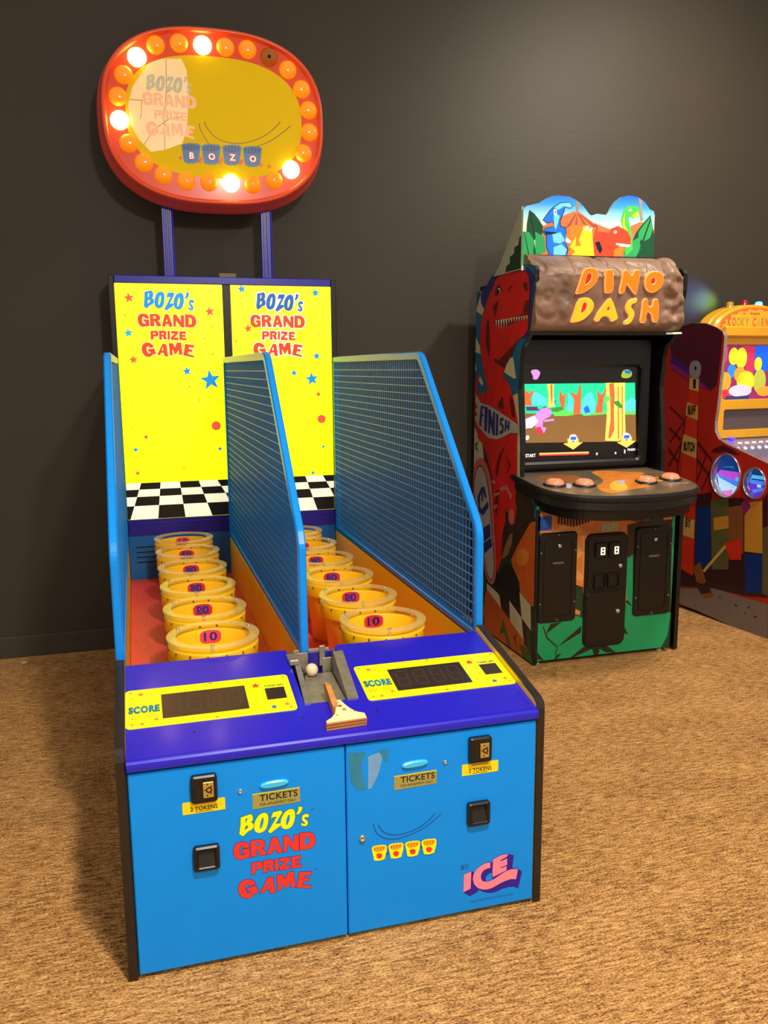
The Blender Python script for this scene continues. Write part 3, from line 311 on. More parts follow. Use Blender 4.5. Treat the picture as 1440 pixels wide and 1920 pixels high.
# backlit prints
L_Y = mat('backlit_yellow', (255, 245, 0), 0.35, emit=1.5, vary=0.02, ecolor=(252, 240, 6))
L_R = mat('backlit_red', (235, 60, 30), 0.35, emit=0.7, vary=0.02)
L_RP = mat('backlit_coral', (240, 84, 60), 0.35, emit=0.75, vary=0.02)
L_B = mat('backlit_blue', (0, 140, 215), 0.35, emit=0.75, vary=0.02)
L_DB = mat('backlit_deep_blue', (0, 92, 175), 0.35, emit=0.7, vary=0.02)
L_C = mat('backlit_cyan', (30, 170, 200), 0.35, emit=0.75, vary=0.02)
L_O = mat('backlit_olive', (150, 150, 10), 0.35, emit=0.6, vary=0.02)
L_W = mat('backlit_cream', (245, 242, 205), 0.35, emit=0.8, vary=0.02)
L_LY = mat('backlit_pale_yellow', (250, 235, 150), 0.35, emit=0.75, vary=0.02)
L_K = mat('backlit_black', (22, 18, 16), 0.35, emit=0.2, vary=0.02)
S_Y = mat('sign_yellow', (206, 172, 4), 0.5, spec=0.15, emit=0.40, vary=0.03, ecolor=(230, 185, 0))
S_C = mat('sign_bare_cream', (232, 196, 138), 0.3, emit=0.55, vary=0.03)
S_GB = mat('sign_ghost_grey_blue', (186, 178, 146), 0.3, emit=0.4, vary=0.03)
S_GP = mat('sign_ghost_pink', (230, 170, 126), 0.3, emit=0.5, vary=0.03)
S_K = mat('sign_crack_brown', (168, 130, 80), 0.3, emit=0.3)
S_L = mat('sign_line_brown', (120, 80, 10), 0.3, emit=0.15)
S_B = mat('sign_blue', (8, 92, 150), 0.3, emit=0.35)
S_D = mat('sign_dark_blue', (10, 50, 92), 0.3, emit=0.2)
S_R = mat('sign_red', (205, 40, 20), 0.3, emit=0.4)
S_W = mat('sign_white', (245, 235, 215), 0.3, emit=0.5)
S_RING = mat('translucent_orange_ring', (232, 74, 24), 0.32, emit=0.16, vary=0.05, coat=0.3)
S_HOUSE = mat('red_orange_moulded_plastic', (212, 82, 74), 0.38, vary=0.06)
AMBER = mat('amber_lens', (250, 165, 30), 0.16, emit=0.5, vary=0.06, ecolor=(250, 130, 5), coat=0.5)
AMBERD = mat('broken_amber_lens', (200, 110, 30), 0.3, vary=0.1)
LIT = mat('lit_lamp', (255, 225, 140), 0.2, emit=16.0, vary=0.02, ecolor=(255, 205, 110))

# ---------------------------------------------------------------- the room
def carpet():
    m = bpy.data.materials.new('streaked_tan_carpet'); m.use_nodes = True
    nt = m.node_tree; p = nt.nodes['Principled BSDF']; N = nt.nodes.new; L = nt.links.new
    tc = N('ShaderNodeTexCoord')
    def no(scale, st, det, rough=0.6):
        mp = N('ShaderNodeMapping'); mp.inputs['Scale'].default_value = st; mp.inputs['Rotation'].default_value = (0, 0, 0.02)
        L(tc.outputs['Object'], mp.inputs['Vector'])
        n = N('ShaderNodeTexNoise'); n.inputs['Scale'].default_value = scale; n.inputs['Detail'].default_value = det; n.inputs['Roughness'].default_value = rough
        L(mp.outputs['Vector'], n.inputs['Vector']); return n
    streak = no(1.0, (20, 105, 1), 4, 0.75); fine = no(1.0, (130, 240, 1), 3, 0.7); broad = no(1.0, (2.2, 5, 1), 3)
    def math_(op, a, b):
        n = N('ShaderNodeMath'); n.operation = op
        for i, q in enumerate((a, b)):
            if isinstance(q, (int, float)): n.inputs[i].default_value = q
            else: L(q, n.inputs[i])
        return n.outputs[0]
    s1 = math_('MULTIPLY', streak.outputs['Fac'], 0.46); s2 = math_('MULTIPLY', fine.outputs['Fac'], 0.48); s3 = math_('MULTIPLY', broad.outputs['Fac'], 0.10)
    t = math_('ADD', math_('ADD', s1, s2), s3)
    r = N('ShaderNodeValToRGB'); cr = r.color_ramp
    cr.elements[0].position = 0.39; cr.elements[0].color = rgb(56, 35, 18)
    cr.elements[1].position = 0.64; cr.elements[1].color = rgb(242, 190, 122)
    e = cr.elements.new(0.455); e.color = rgb(120, 82, 45)
    e = cr.elements.new(0.515); e.color = rgb(176, 126, 73)
    L(t, r.inputs['Fac']); L(r.outputs['Color'], p.inputs['Base Color'])
    p.inputs['Roughness'].default_value = 0.95; p.inputs['Specular IOR Level'].default_value = 0.1
    b = N('ShaderNodeBump'); b.inputs['Strength'].default_value = 0.5; b.inputs['Distance'].default_value = 0.006
    L(t, b.inputs['Height']); L(b.outputs['Normal'], p.inputs['Normal'])
    return m
def structure(o): o['kind'] = 'structure'; return o
fm = MB(); fm.face([(-6, -7, 0), (9, -7, 0), (9, 2.72, 0), (-6, 2.72, 0)], carpet()); structure(fm.build('floor'))
WALL = mat('dark_brown_wall_paint', (62, 54, 43), 0.58, vary=0.05, vscale=3.0, bump=0.0, spec=0.45)
nt = WALL.node_tree; n2 = nt.nodes.new('ShaderNodeTexNoise'); n2.inputs['Scale'].default_value = 160; n2.inputs['Detail'].default_value = 3
b2 = nt.nodes.new('ShaderNodeBump'); b2.inputs['Strength'].default_value = 0.25; b2.inputs['Distance'].default_value = 0.003
nt.links.new(n2.outputs['Fac'], b2.inputs['Height']); nt.links.new(b2.outputs['Normal'], nt.nodes['Principled BSDF'].inputs['Normal'])
wm = MB(); wm.box((-6, 2.70, 0), (9, 2.80, 4.2), WALL); structure(wm.build('wall_back'))
bm_ = MB(); bm_.box((-6, 2.688, 0.0), (9, 2.70, 0.115), mat('dark_brown_cove_base', (66, 58, 50), 0.55), bev=0.004); structure(bm_.build('baseboard_back'))

# ================================================================ the two-lane bucket-toss machine
W = 1.12; TK = 0.0235
game = thing('bucket_toss_game', (W / 2, 0.0, 0.0), 'blue two-lane ball-toss arcade machine with yellow buckets and a round lamp-ringed sign on top', 'arcade machine')
FR = Frame((0, 0, 0), (1, 0, 0), (0, 0, 1))                 # front, N = -y
PANEL_Y = 2.42
# side panels
prof = [(0.0, 0.0), (0.0, 0.578), (0.006, 0.594), (0.02, 0.604), (0.045, 0.610), (0.425, 0.688), (0.452, 0.682), (0.475, 0.640), (2.42, 0.640), (2.42, 0.0)]
for x0 in (0.0, W - TK):
    mb = MB(); fr = Frame((x0, 0, 0), (0, 1, 0), (0, 0, 1))  # N = +x
    mb.extrude(fr, [prof], 0.0, TK, BLACKM, edge=TRIM, bev=0.003)
    inner = TK + 0.0005 if x0 == 0 else -0.0005
    mb.poly(fr, [grow(prof, -0.004)], inner, YELLOW)
    mb.build('side_panel', game)
mb = MB(); mb.box((TK, 0.022, 0.02), (W - TK, 0.42, 0.54), BLACKM); mb.box((TK, 0.42, 0.02), (W - TK, 2.42, 0.425), BLACKM)
mb.box((TK + 0.001, 0.42, 0.425), (W - TK - 0.001, 0.436, 0.655), PURPLED)
mb.build('cabinet_body', game)
# cabinet doors with prints
def coin_slot(x0, z0, x1, z1, par):
    mb = MB(); mb.extrude(FR, [rrect(x0, z0, x1, z1, 0.008)], 0.0, 0.016, BLACK, bev=0.004)
    cx = (x0 + x1) / 2; cz = (z0 + z1) / 2
    mb.poly(FR, [rrect(x0 + 0.015, cz - 0.02, x0 + 0.020, cz + 0.012, 0.001)], 0.0166, INK_K)
    o = mb.build('coin_slot', par)
    pm = MB(); pm.extrude(FR, [rrect(cx - 0.003, cz - 0.02, cx + 0.022, cz + 0.02, 0.001, 2)], 0.016, 0.0185, GOLD, bev=0.0006)
    pm.extrude(FR, [circ(cx + 0.011, cz, 0.0075), circ(cx + 0.011, cz, 0.0045)], 0.0185, 0.0195, BLACK)
    for k in range(5):
        a = 0.6 + k * 1.25; pm.poly(FR, [circ(cx + 0.0095 + 0.010 * math.cos(a) * .8, cz + 0.015 * math.sin(a), 0.0022, 8)], 0.0187, INK_K)
    return o, pm
def coin_return(x0, z0, x1, z1, par):
    mb = MB(); mb.extrude(FR, [rrect(x0, z0, x1, z1, 0.008), rrect(x0 + 0.012, z0 + 0.013, x1 - 0.012, z1 - 0.010, 0.002)], 0.0, 0.015, BLACK, bev=0.004)
    o = mb.build('coin_return', par)
    f = MB(); f.face([FR.p(x0 + .012, z0 + .013, .0135), FR.p(x1 - .012, z0 + .013, .0135), FR.p(x1 - .012, z1 - .010, .001), FR.p(x0 + .012, z1 - .010, .001)], BLACKM)
    f.build('return_flap', o)
def door(x0, x1):
    mb = MB(); mb.extrude(FR, [rrect(x0, 0.012, x1, 0.543, 0.003, 2)], -0.02, 0.0, BLUE, bev=0.003)
    return mb
def ticket_bits(d, sx, sz, lx0, lz0, lx1, lz1, rt):
    mb = MB()                                              # raised ticket lip
    pts = chaikin([(sx - 0.036, sz - 0.008), (sx + 0.036, sz - 0.006), (sx + 0.036, sz + 0.012), (sx - 0.034, sz + 0.010)], 2)
    mb.extrude(FR, [pts], 0.0, 0.008, mat('light_blue_ticket_lip', (60, 190, 245), 0.3), bev=0.003); mb.build('ticket_slot', d)
    mb = MB(); mb.extrude(FR, [[(lx0, lz0), (lx1, lz0 + .002), (lx1, lz1), (lx0, lz1 - .001)]], 0.0002, 0.0012, STICKGOLD)
    cx = (lx0 + lx1) / 2; h = lz1 - lz0
    mb.text(FR, 'TICKETS', cx + 0.006, lz1 - h * .34, h * .42, INK_K, 0.0016, off=0.018, width=(lx1 - lx0) * .80)
    mb.text(FR, 'FOR AMUSEMENT ONLY', cx + 0.004, lz0 + h * .24, h * .16, INK_K, 0.0016, width=(lx1 - lx0) * .76)
    mb.poly(FR, [[(lx0, lz1 - .003), (lx1, lz1 - .002), (lx1, lz1), (lx0, lz1 - .001)]], 0.0014, L_LY if False else STICKYEL)
    mb.build('ticket_label', d)
def token_label(d, x0, z0, x1, z1):
    mb = MB(); mb.extrude(FR, [rrect(x0, z0, x1, z1, 0.002, 2)], 0.0002, 0.0012, STICKYEL)
    mb.text(FR, '2 TOKENS', (x0 + x1) / 2, (z0 + z1) / 2 - .0035, 0.0115, INK_K, 0.0016, off=0.016, width=0.066)
    mb.poly(FR, [rrect(x0 + .03, z0 + .003, x1 - .03, z0 + .0045, .0003, 1)], 0.0015, INK_K)
    mb.poly(FR, [rrect(x0 + .028, z1 - .0055, x1 - .03, z1 - .0035, .0003, 1)], 0.0015, INK_K)
    mb.build('token_label', d)
def screw_(d, x, z, r, name='screw', h=0.004):
    mb = MB(); mb.lathef([(r, 0), (r, h * .5), (r * .8, h), (r * .45, h), (r * .4, h * .6), (0, h * .6)], FR, x, z, STEEL, 16); mb.build(name, d)

dl = door(0.026, 0.5575)
put(dl, 'BZ', FR, {'a': INK_Y}, 0.0004, outline=INK_G, ow=0.0013)
put(dl, 'GPG', FR, {'a': INK_R}, 0.0004, outline=INK_N, ow=0.0012)
dl.text(FR, 'TM', 0.470, 0.386, 0.004, INK_N, 0.0008); dl.text(FR, 'TM', 0.476, 0.219, 0.004, INK_N, 0.0008)
DL = dl.build('cabinet_door', game)
o, pm = coin_slot(0.171, 0.452, 0.234, 0.523, DL); pm.build('coin_plate', o)
coin_return(0.169, 0.271, 0.233, 0.336, DL); token_label(DL, 0.149, 0.422, 0.252, 0.4535)
screw_(DL, 0.290, 0.463, 0.006); ticket_bits(DL, 0.374, 0.469, 0.319, 0.410, 0.439, 0.452, 0)
dr = door(0.5605, W - 0.026)
put(dr, 'SWD', FR, {}, 0.0004)
for k, smo, cs in A['SWD']:
    dr.stroke(FR, chaikin(fix(cs)[0], 2, False), 0.0026, 0.0008, INK_LB)
put(dr, 'BKD', FR, {'y': INK_Y, 'o': mat('ink_amber', (246, 168, 20), 0.4), 'k': mat('ink_ochre', (176, 104, 10), 0.4), 'r': INK_R}, 0.0004, step=0.00006)
for x, z in ((0.6375, 0.2295), (0.660, 0.2265), (0.668, 0.2275), (0.690, 0.2265), (0.699, 0.2280), (0.722, 0.2275), (0.731, 0.2290), (0.757, 0.2290), (0.764, 0.2295)):
    dr.poly(FR, [star(x, z, 0.0048, 0.4)], 0.0007, INK_PP)
put(dr, 'ICE', FR, {'b': INK_PP, 'a': INK_P}, 0.0004, step=0.0001)
dr.text(FR, 'BY', 0.889, 0.1475, 0.0145, INK_LB, 0.0008, off=0.02, width=0.022, shear=0.0)
for k in range(2): dr.poly(FR, [rrect(0.905, 0.0405 - k * .0035, 1.035, 0.0418 - k * .0035, .0002, 1)], 0.0006, INK_B)
put(dr, 'TAPE', FR, {'t': TAPE, 'u': TAPE2}, 0.0004, step=0.0001)
DR = dr.build('cabinet_door', game)
o, pm = coin_slot(0.8945, 0.452, 0.9585, 0.524, DR); pm.build('coin_plate', o)
coin_return(0.892, 0.270, 0.957, 0.337, DR); token_label(DR, 0.8775, 0.415, 0.9825, 0.447)
screw_(DR, 0.830, 0.4625, 0.006); screw_(DR, 0.600, 0.284, 0.0095, 'door_lock', 0.007); ticket_bits(DR, 0.744, 0.4685, 0.688, 0.404, 0.806, 0.4445, 0)

# console
CV = Vector((0, 0.980581, 0.196116)); CO = Vector((0, 0.0, 0.579))
CF = Frame(CO, (1, 0, 0), CV)                              # N up and towards the player
CL = 0.4436
mb = MB()
out = [(TK + .001, 0.004), (W - TK - .001, 0.004), (W - TK - .001, CL), (0.634, CL), (0.634, 0.150), (0.484, 0.150), (0.484, CL), (TK + .001, CL)]
mb.extrude(CF, [out], -0.012, 0.0, PURPLE)
lip = [(0.004, 0.579), (-0.004, 0.5775), (-0.009, 0.573), (-0.0105, 0.566), (-0.0095, 0.556), (-0.004, 0.551), (0.012, 0.549), (0.02, 0.579)]
mb.loft([[(x, y, z) for y, z in lip] for x in (TK + .001, W - TK - .001)], PURPLE, smooth=False)
for x, v in ((0.455, 0.36), (0.466, 0.09), (0.658, 0.375), (0.668, 0.09), (0.19, 0.086), (0.668, 0.08)):
    mb.poly(CF, [circ(x, v, 0.0035, 10)], 0.0004, INK_K)
CONS = mb.build('control_console', game)
def score_panel(x0, small):
    mb = MB(); x1 = x0 + 0.438; v0, v1 = 0.128, 0.306
    mb.extrude(CF, [rrect(x0, v0, x1, v1, 0.012)], 0.0003, 0.003, SCOREYEL, bev=0.0008)
    H = 0.0034
    for dx in (-1, 1):
        pass
    mb.text(CF, 'SCORE', x0 + 0.047, 0.2085, 0.033, mat('ink_dark_green', (20, 84, 40), 0.4), H, off=0.06, width=0.078, rot=0.0)
    mb.text(CF, 'SCORE', x0 + 0.047, 0.2085, 0.027, mat('ink_cyan_blue', (16, 134, 196), 0.4), H + .0003, off=0.022, width=0.072)
    mb.text(CF, 'TURNS LEFT', x0 + 0.393, 0.2545, 0.0085, INK_N if small else INK_G, H, off=0.05, width=0.054)
    for dx, dv, r, m in ((.040, .281, .011, INK_S), (.041, .143, .008, INK_S), (.076, .158, .0085, INK_S), (.344, .262, .014, INK_R), (.378, .151, .011, INK_B), (.414, .158, .010, INK_S)):
        mb.poly(CF, [star(x0 + dx, v0 + dv - .128, r)], H, m)
    for dx, dv in ((.058, .277), (.068, .268), (.018, .265), (.016, .170), (.352, .200), (.362, .232), (.333, .172)):
        mb.poly(CF, [circ(x0 + dx, dv, .0024, 8)], H, INK_OL)
    for cx in (0.028, 0.066):                               # printed spirals
        sp = [(x0 + cx + (.002 + .0011 * t) * math.cos(t), 0.178 + (.002 + .0011 * t) * .8 * math.sin(t)) for t in [q * .5 for q in range(24)]]
        mb.stroke(CF, sp, 0.0014, H, INK_O)
    for v in (0.297, 0.1375):
        for a, b in ((.06, .155), (.165, .30)): mb.poly(CF, [rrect(x0 + a, v, x0 + b, v + .0011, .0003, 1)], H, INK_OL)
    o = mb.build('score_panel', game)
    d = MB(); d.extrude(CF, [rrect(x0 + .092, .157, x0 + .314, .270, .001, 1)], 0.003, 0.0036, DISP)
    for k in range(4):                                      # the unlit seven-segment digits
        cx = x0 + .125 + k * .052
        for seg in ((-.015, .001, .015, .005), (-.013, .038, .017, .042), (-.017, -.036, .013, -.032), (-.018, .006, -.014, .037), (.014, .006, .018, .037), (-.020, -.031, -.016, 0), (.012, -.031, .016, 0)):
            d.poly(CF, [rrect(cx + seg[0], .213 + seg[1], cx + seg[2], .213 + seg[3], .0008, 1)], 0.0038, DIGIT)
    d.build('score_display', o)
    d = MB(); d.extrude(CF, [rrect(x0 + .366, .187, x0 + .419, .243, .001, 1)], 0.003, 0.0036, DISP); d.build('turns_display', o)
    for dx, dv in ((.014, .291), (.425, .294), (.016, .142), (.422, .141), (.225, .298), (.228, .134)):
        s_ = MB(); s_.lathef([(.0035, .003), (.0032, .0046), (0, .005)], CF, x0 + dx, dv, GOLD, 12); s_.build('screw', o)
score_panel(0.0245, False); score_panel(0.656, True)
# ball chute and hand lever
mb = MB()
zb = 0.600
mb.face([(0.496, 0.110, zb), (0.600, 0.110, zb), (0.612, 0.390, zb), (0.512, 0.390, zb)], ZINC)
for sgn, xa, xb in ((-1, 0.497, 0.503), (1, 0.600, 0.615)):
    xs = [(0.1, xa if sgn < 0 else xa), (0.40, xb)]
def wallq(xf, xr, fl):
    y0, y1 = 0.145, 0.415
    zt0 = 0.579 + y0 * .2 + .004; zt1 = 0.579 + y1 * .2 + .004
    mb.face([(xf, y0, 0.585), (xr, y1, 0.56), (xr, y1, zt1), (xf, y0, zt0)], ZINC)
    d = .016 * fl
    mb.loft([[(xf, y0, zt0), (xf + d, y0, zt0), (xf + d, y0, zt0 - .004), (xf, y0, zt0 - .004)], [(xr, y1 - .02, zt1 - .004), (xr + d, y1 - .02, zt1 - .004), (xr + d, y1 - .02, zt1 - .008), (xr, y1 - .02, zt1 - .008)]], ZINC)
wallq(0.500, 0.513, -1); wallq(0.602, 0.618, 1.9)
mb.box((0.478, 0.335, 0.650), (0.506, 0.40, 0.667), ZINC, 0.003)
mb.box((0.490, 0.405, 0.56), (0.545, 0.412, 0.662), ZINC, 0.001); mb.box((0.588, 0.405, 0.56), (0.634, 0.412, 0.640), ZINC, 0.001)
mb.box((0.580, 0.407, 0.615), (0.598, 0.413, 0.678), ZINC, 0.002)
mb.box((0.490, 0.30, 0.602), (0.516, 0.40, 0.64), BLACKM, 0.002)
mb.build('ball_chute', game)
mb = MB(); mb.box((0.485, 0.445, 0.56), (0.634, 0.45, 0.60), PURPLED); mb.face([(0.512, 0.418, 0.57), (0.62, 0.418, 0.57), (0.62, 0.46, 0.655), (0.512, 0.46, 0.655)], mat('bare_wood_back', (150, 108, 60), 0.6))
mb.build('chute_backboard', game)
mb = MB()
T = chaikin([(0.553, 0.118), (0.576, 0.118), (0.582, 0.085), (0.596, 0.060), (0.622, 0.042), (0.624, 0.034)], 1, False)
plate = [(0.553, 0.118), (0.574, 0.118), (0.581, 0.095), (0.591, 0.072), (0.604, 0.055), (0.622, 0.045), (0.622, 0.022), (0.515, 0.018), (0.515, 0.030), (0.532, 0.042), (0.544, 0.058), (0.551, 0.080)]
LF = Frame(CO, (1, 0, 0), CV)
mb.extrude(LF, [plate], 0.001, 0.024, PLYTOP, edge=PLYEDGE, bev=0.0015)
for k in range(2):
    e0 = 0.008 + k * .008
    mb.face([LF.p(0.5155, 0.0176, e0), LF.p(0.6215, 0.0216, e0), LF.p(0.6215, 0.0216, e0 + .0025), LF.p(0.5155, 0.0176, e0 + .0025)], mat('plywood_dark_ply', (120, 72, 32), 0.6))
for x, v, r in ((0.566, 0.105, .002), (0.566, 0.088, .0045), (0.573, 0.070, .006), (0.597, 0.058, .002), (0.548, 0.048, .002)):
    mb.poly(LF, [circ(x, v, r, 12)], 0.0245, PLYEDGE if r > .005 else mat('hole_shade_brown', (90, 62, 34), 0.7))
mb.loft([[LF.p(0.546, 0.085, 0.001), LF.p(0.562, 0.085, 0.001), LF.p(0.562, 0.085, 0.026), LF.p(0.546, 0.085, 0.026)],
         [LF.p(0.548, 0.185, 0.001), LF.p(0.562, 0.185, 0.001), LF.p(0.562, 0.185, 0.030), LF.p(0.548, 0.185, 0.030)],
         [LF.p(0.548, 0.208, 0.012), LF.p(0.558, 0.208, 0.012), LF.p(0.558, 0.208, 0.024), LF.p(0.548, 0.208, 0.024)]], PLYEDGE)
mb.build('wooden_lever', game)

# lanes and buckets
for x0, x1 in ((TK + .002, 0.531), (0.553, W - TK - .002)):
    mb = MB(); mb.box((x0, 0.437, 0.426), (x1, 2.419, 0.440), LANE, 0.001); mb.build('lane_bed', game)
mb = MB(); mb.box((0.5315, 0.437, 0.426), (0.5525, 2.419, 0.634), YELLOW, 0.002); mb.build('lane_divider', game)
def bucket_proto():
    mb = MB()
    mb.lathe([(0.100, 0.0), (0.104, 0.002), (0.121, 0.176), (0.123, 0.180), (0.1335, 0.183), (0.1355, 0.187), (0.1375, 0.228), (0.1365, 0.232), (0.119, 0.234), (0.1165, 0.230), (0.110, 0.13), (0.098, 0.012), (0.0, 0.010)], (0, 0, 0), BUCKET, 56)
    for k in range(16):
        a = 2 * math.pi * (k + .5) / 16
        c = (0.1383 * math.cos(a), 0.1383 * math.sin(a), 0.224)
        mb.lathe([(0.0028, -.003), (0.0028, .003), (0, .0035)], c, mat('rust_red_stud', (120, 46, 22), 0.5), 6)
    for k in range(3):
        a = 2 * math.pi * (k + .2) / 3
        mb.lathe([(0.005, 0.230), (0.005, 0.250)], (0.126 * math.cos(a), 0.126 * math.sin(a), 0), ACRYL, 10)
    b = mb.build('bucket', None, origin=(0, 0, 0))
    r = MB(); n = 56
    r.lathe([(0.1125, 0.248), (0.140, 0.248), (0.1405, 0.2485), (0.1405, 0.2535), (0.140, 0.254), (0.1125, 0.254), (0.1125, 0.248)], (0, 0, 0), ACRYL, n, smooth=False, cap=False)
    for k in range(3):
        a = 2 * math.pi * (k + .2) / 3
        r.lathe([(0.0055, 0.254), (0.0055, 0.257), (0.0, 0.2575)], (0.126 * math.cos(a), 0.126 * math.sin(a), 0), STEEL, 10)
    ro = r.build('acrylic_rim', b, origin=(0, 0, 0))
    return b
KF = CylFrame(0.1135, 0.2105, 0.07)
def badge(num):
    mb = MB()
    red = INK_R
    if num != '60':
        c = chaikin([(-.036, -.024), (.036, -.024), (.036, .024), (-.036, .024)], 3)
        n = 14
        # dense strip so that it follows the curved inside wall
        for i in range(n):
            xa = -.034 + .068 * i / n; xb = -.034 + .068 * (i + 1) / n
            ha = .021 * math.sqrt(max(0, 1 - (abs(xa) / .0365) ** 3.2)); hb = .021 * math.sqrt(max(0, 1 - (abs(xb) / .0365) ** 3.2))
            mb.face([KF.p(xa, -ha, .0015), KF.p(xb, -hb, .0015), KF.p(xb, hb, .0015), KF.p(xa, ha, .0015)], BADGE)
    mb.text(KF, num, 0, 0.0, 0.029, mat('badge_navy', (40, 30, 130), 0.45) if num != '60' else mat('badge_dark_red', (190, 30, 20), 0.45), 0.0024, off=0.028, width=0.043)
    return mb
SP = 0.3185
proto = bucket_proto(); first = True
for lane, cx in ((0, 0.284), (1, 0.826)):
    for k, num in enumerate(('10', '20', '30', '40', '50', '60')):
        loc = Vector((cx, 0.575 + SP * k, 0.4405)) - ROOT
        if first: b = proto; first = False; b.parent = game; b.location = loc
        else: b = instance(proto, loc, game)
        b['label'] = 'yellow plastic bucket numbered ' + num
        bo = badge(num).build('number_badge', b, origin=(0, 0, 0))
# wire side screens
def fillet(path, r, n=6):
    o = [path[0]]
    for i in range(1, len(path) - 1):
        a, b, c = (Vector(p) for p in path[i - 1:i + 2])
        d1 = (a - b).normalized(); d2 = (c - b).normalized(); ang = d1.angle(d2); t = min(r / math.tan(ang / 2), (a - b).length * .45, (c - b).length * .45)
        rr = t * math.tan(ang / 2); p0 = b + d1 * t; p1 = b + d2 * t
        ce = b + (d1 + d2).normalized() * (rr / math.sin(ang / 2))
        a0 = math.atan2((p0 - ce).y, (p0 - ce).x); a1 = math.atan2((p1 - ce).y, (p1 - ce).x)
        while a1 - a0 > math.pi: a1 -= 2 * math.pi
        while a1 - a0 < -math.pi: a1 += 2 * math.pi
        for k in range(n + 1):
            q = a0 + (a1 - a0) * k / n; o.append((ce.x + rr * math.cos(q), ce.y + rr * math.sin(q)))
    o.append(path[-1]); return o
YF, Z1, Y2, Z2 = 0.437, 1.000, 1.010, 1.553
OUTL = fillet([(YF, 0.640), (YF, Z1), (Y2, Z2), (2.417, Z2)], 0.10)
BW = 0.028
INL = fillet([(YF + BW, 0.640), (YF + BW, Z1 - .012), (Y2 + .02, Z2 - BW), (2.417, Z2 - BW)], 0.08)
def top_at(y):
    for i in range(len(INL) - 1):
        (a, za), (b, zb_) = INL[i], INL[i + 1]
        if a <= y <= b and b > a: return za + (zb_ - za) * (y - a) / (b - a)
    return Z2 - BW if y > 1 else 0.64
def front_at(z):
    for i in range(len(INL) - 1):
        (a, za), (b, zb_) = INL[i], INL[i + 1]
        if za <= z <= zb_ and zb_ > za: return a + (b - a) * (z - za) / (zb_ - za)
    return INL[0][0]
for name, x0, x1 in (('l', 0.0, 0.0245), ('m', 0.530, 0.554), ('r', W - 0.0245, W)):
    mb = MB(); t = 0.004
    rings = []
    # rounded square tube swept along the outline
    n = len(OUTL)
    for i in range(n):
        o_ = Vector(OUTL[i]); j = min(i, len(INL) - 1); q = Vector(INL[j])
        rings.append([(x0 + t, o_.x, o_.y), (x1 - t, o_.x, o_.y), (x1, *(o_.lerp(q, .16))), (x1, *(o_.lerp(q, .84))), (x1 - t, q.x, q.y), (x0 + t, q.x, q.y), (x0, *(o_.lerp(q, .84))), (x0, *(o_.lerp(q, .16)))])
    mb.loft(rings, FRAMEBLUE)
    mb.box((x0, 2.392, 0.64), (x1, 2.419, Z2 - BW + .001), FRAMEBLUE, 0.003)
    mb.box((x0, YF + BW - .002, 0.64), (x1, 2.393, 0.662), FRAMEBLUE, 0.002)
    fo = mb.build('screen_frame', game)
    wm_ = MB(); xc = x1 - .006 if name == 'l' else (x0 + .006 if name == 'r' else (x0 + x1) / 2)
    wt = 0.0016
    y = YF + BW + .018
    ch = 0.030
    while y < 2.39:
        zt = top_at(y); wk = 2.6 if name == 'm' else 1.3
        wm_.box((xc - wt * wk, y - wt * 1.1, 0.66), (xc + wt * wk, y + wt * 1.1, zt), WIRE); y += ch
    z = 0.69
    while z < Z2 - BW - .01:
        ya = front_at(z); wm_.box((xc - wt * 3.6, ya, z - wt * 1.1), (xc - wt * 1.0, 2.393, z + wt * 1.1), WIRE); z += 0.0295
    wm_.build('wire_mesh', fo)

# lit backbox
mb = MB()
mb.box((0.0, PANEL_Y - .002, 0.0), (0.0265, 2.66, 1.944), BLACK, 0.003); mb.box((W - .0265, PANEL_Y - .002, 0.0), (W, 2.66, 1.944), BLACK, 0.003)
mb.box((0.0265, 2.47, 0.30), (W - .0265, 2.655, 1.90), BLACKM)
mb.box((0.0265, PANEL_Y, 1.909), (W - .0265, 2.655, 1.946), PURPLE, 0.003)
mb.box((0.541, PANEL_Y - .004, 0.744), (0.580, 2.47, 1.910), BLACK, 0.003)
mb.box((0.0265, PANEL_Y, 0.664), (W - .0265, 2.47, 0.748), PURPLED, 0.002)
mb.box((0.0265, PANEL_Y - .003, 0.725), (W - .0265, 2.425, 0.729), PURPLE, 0.001)
mb.box((0.0265, PANEL_Y + .001, 0.30), (W - .0265, 2.47, 0.664), mat('deep_blue_enamel', (0, 100, 170), 0.4))
for k in range(4): mb.box((0.06, PANEL_Y - .001, 0.525 + k * .026), (0.155, PANEL_Y + .003, 0.531 + k * .026), BLACKM)
mb.build('backbox', game)
mb = MB(); mb.box((0.535, 2.49, 1.945), (0.620, 2.51, 1.972), mat('beige_bracket_tape', (150, 132, 104), 0.6), 0.002); mb.build('top_bracket', game)
PF = Frame((0, PANEL_Y, 0), (1, 0, 0), (0, 0, 1))
bz = (281, 463, 338, 400)                                   # door lettering block in mm (x0, x1, z0, z1)
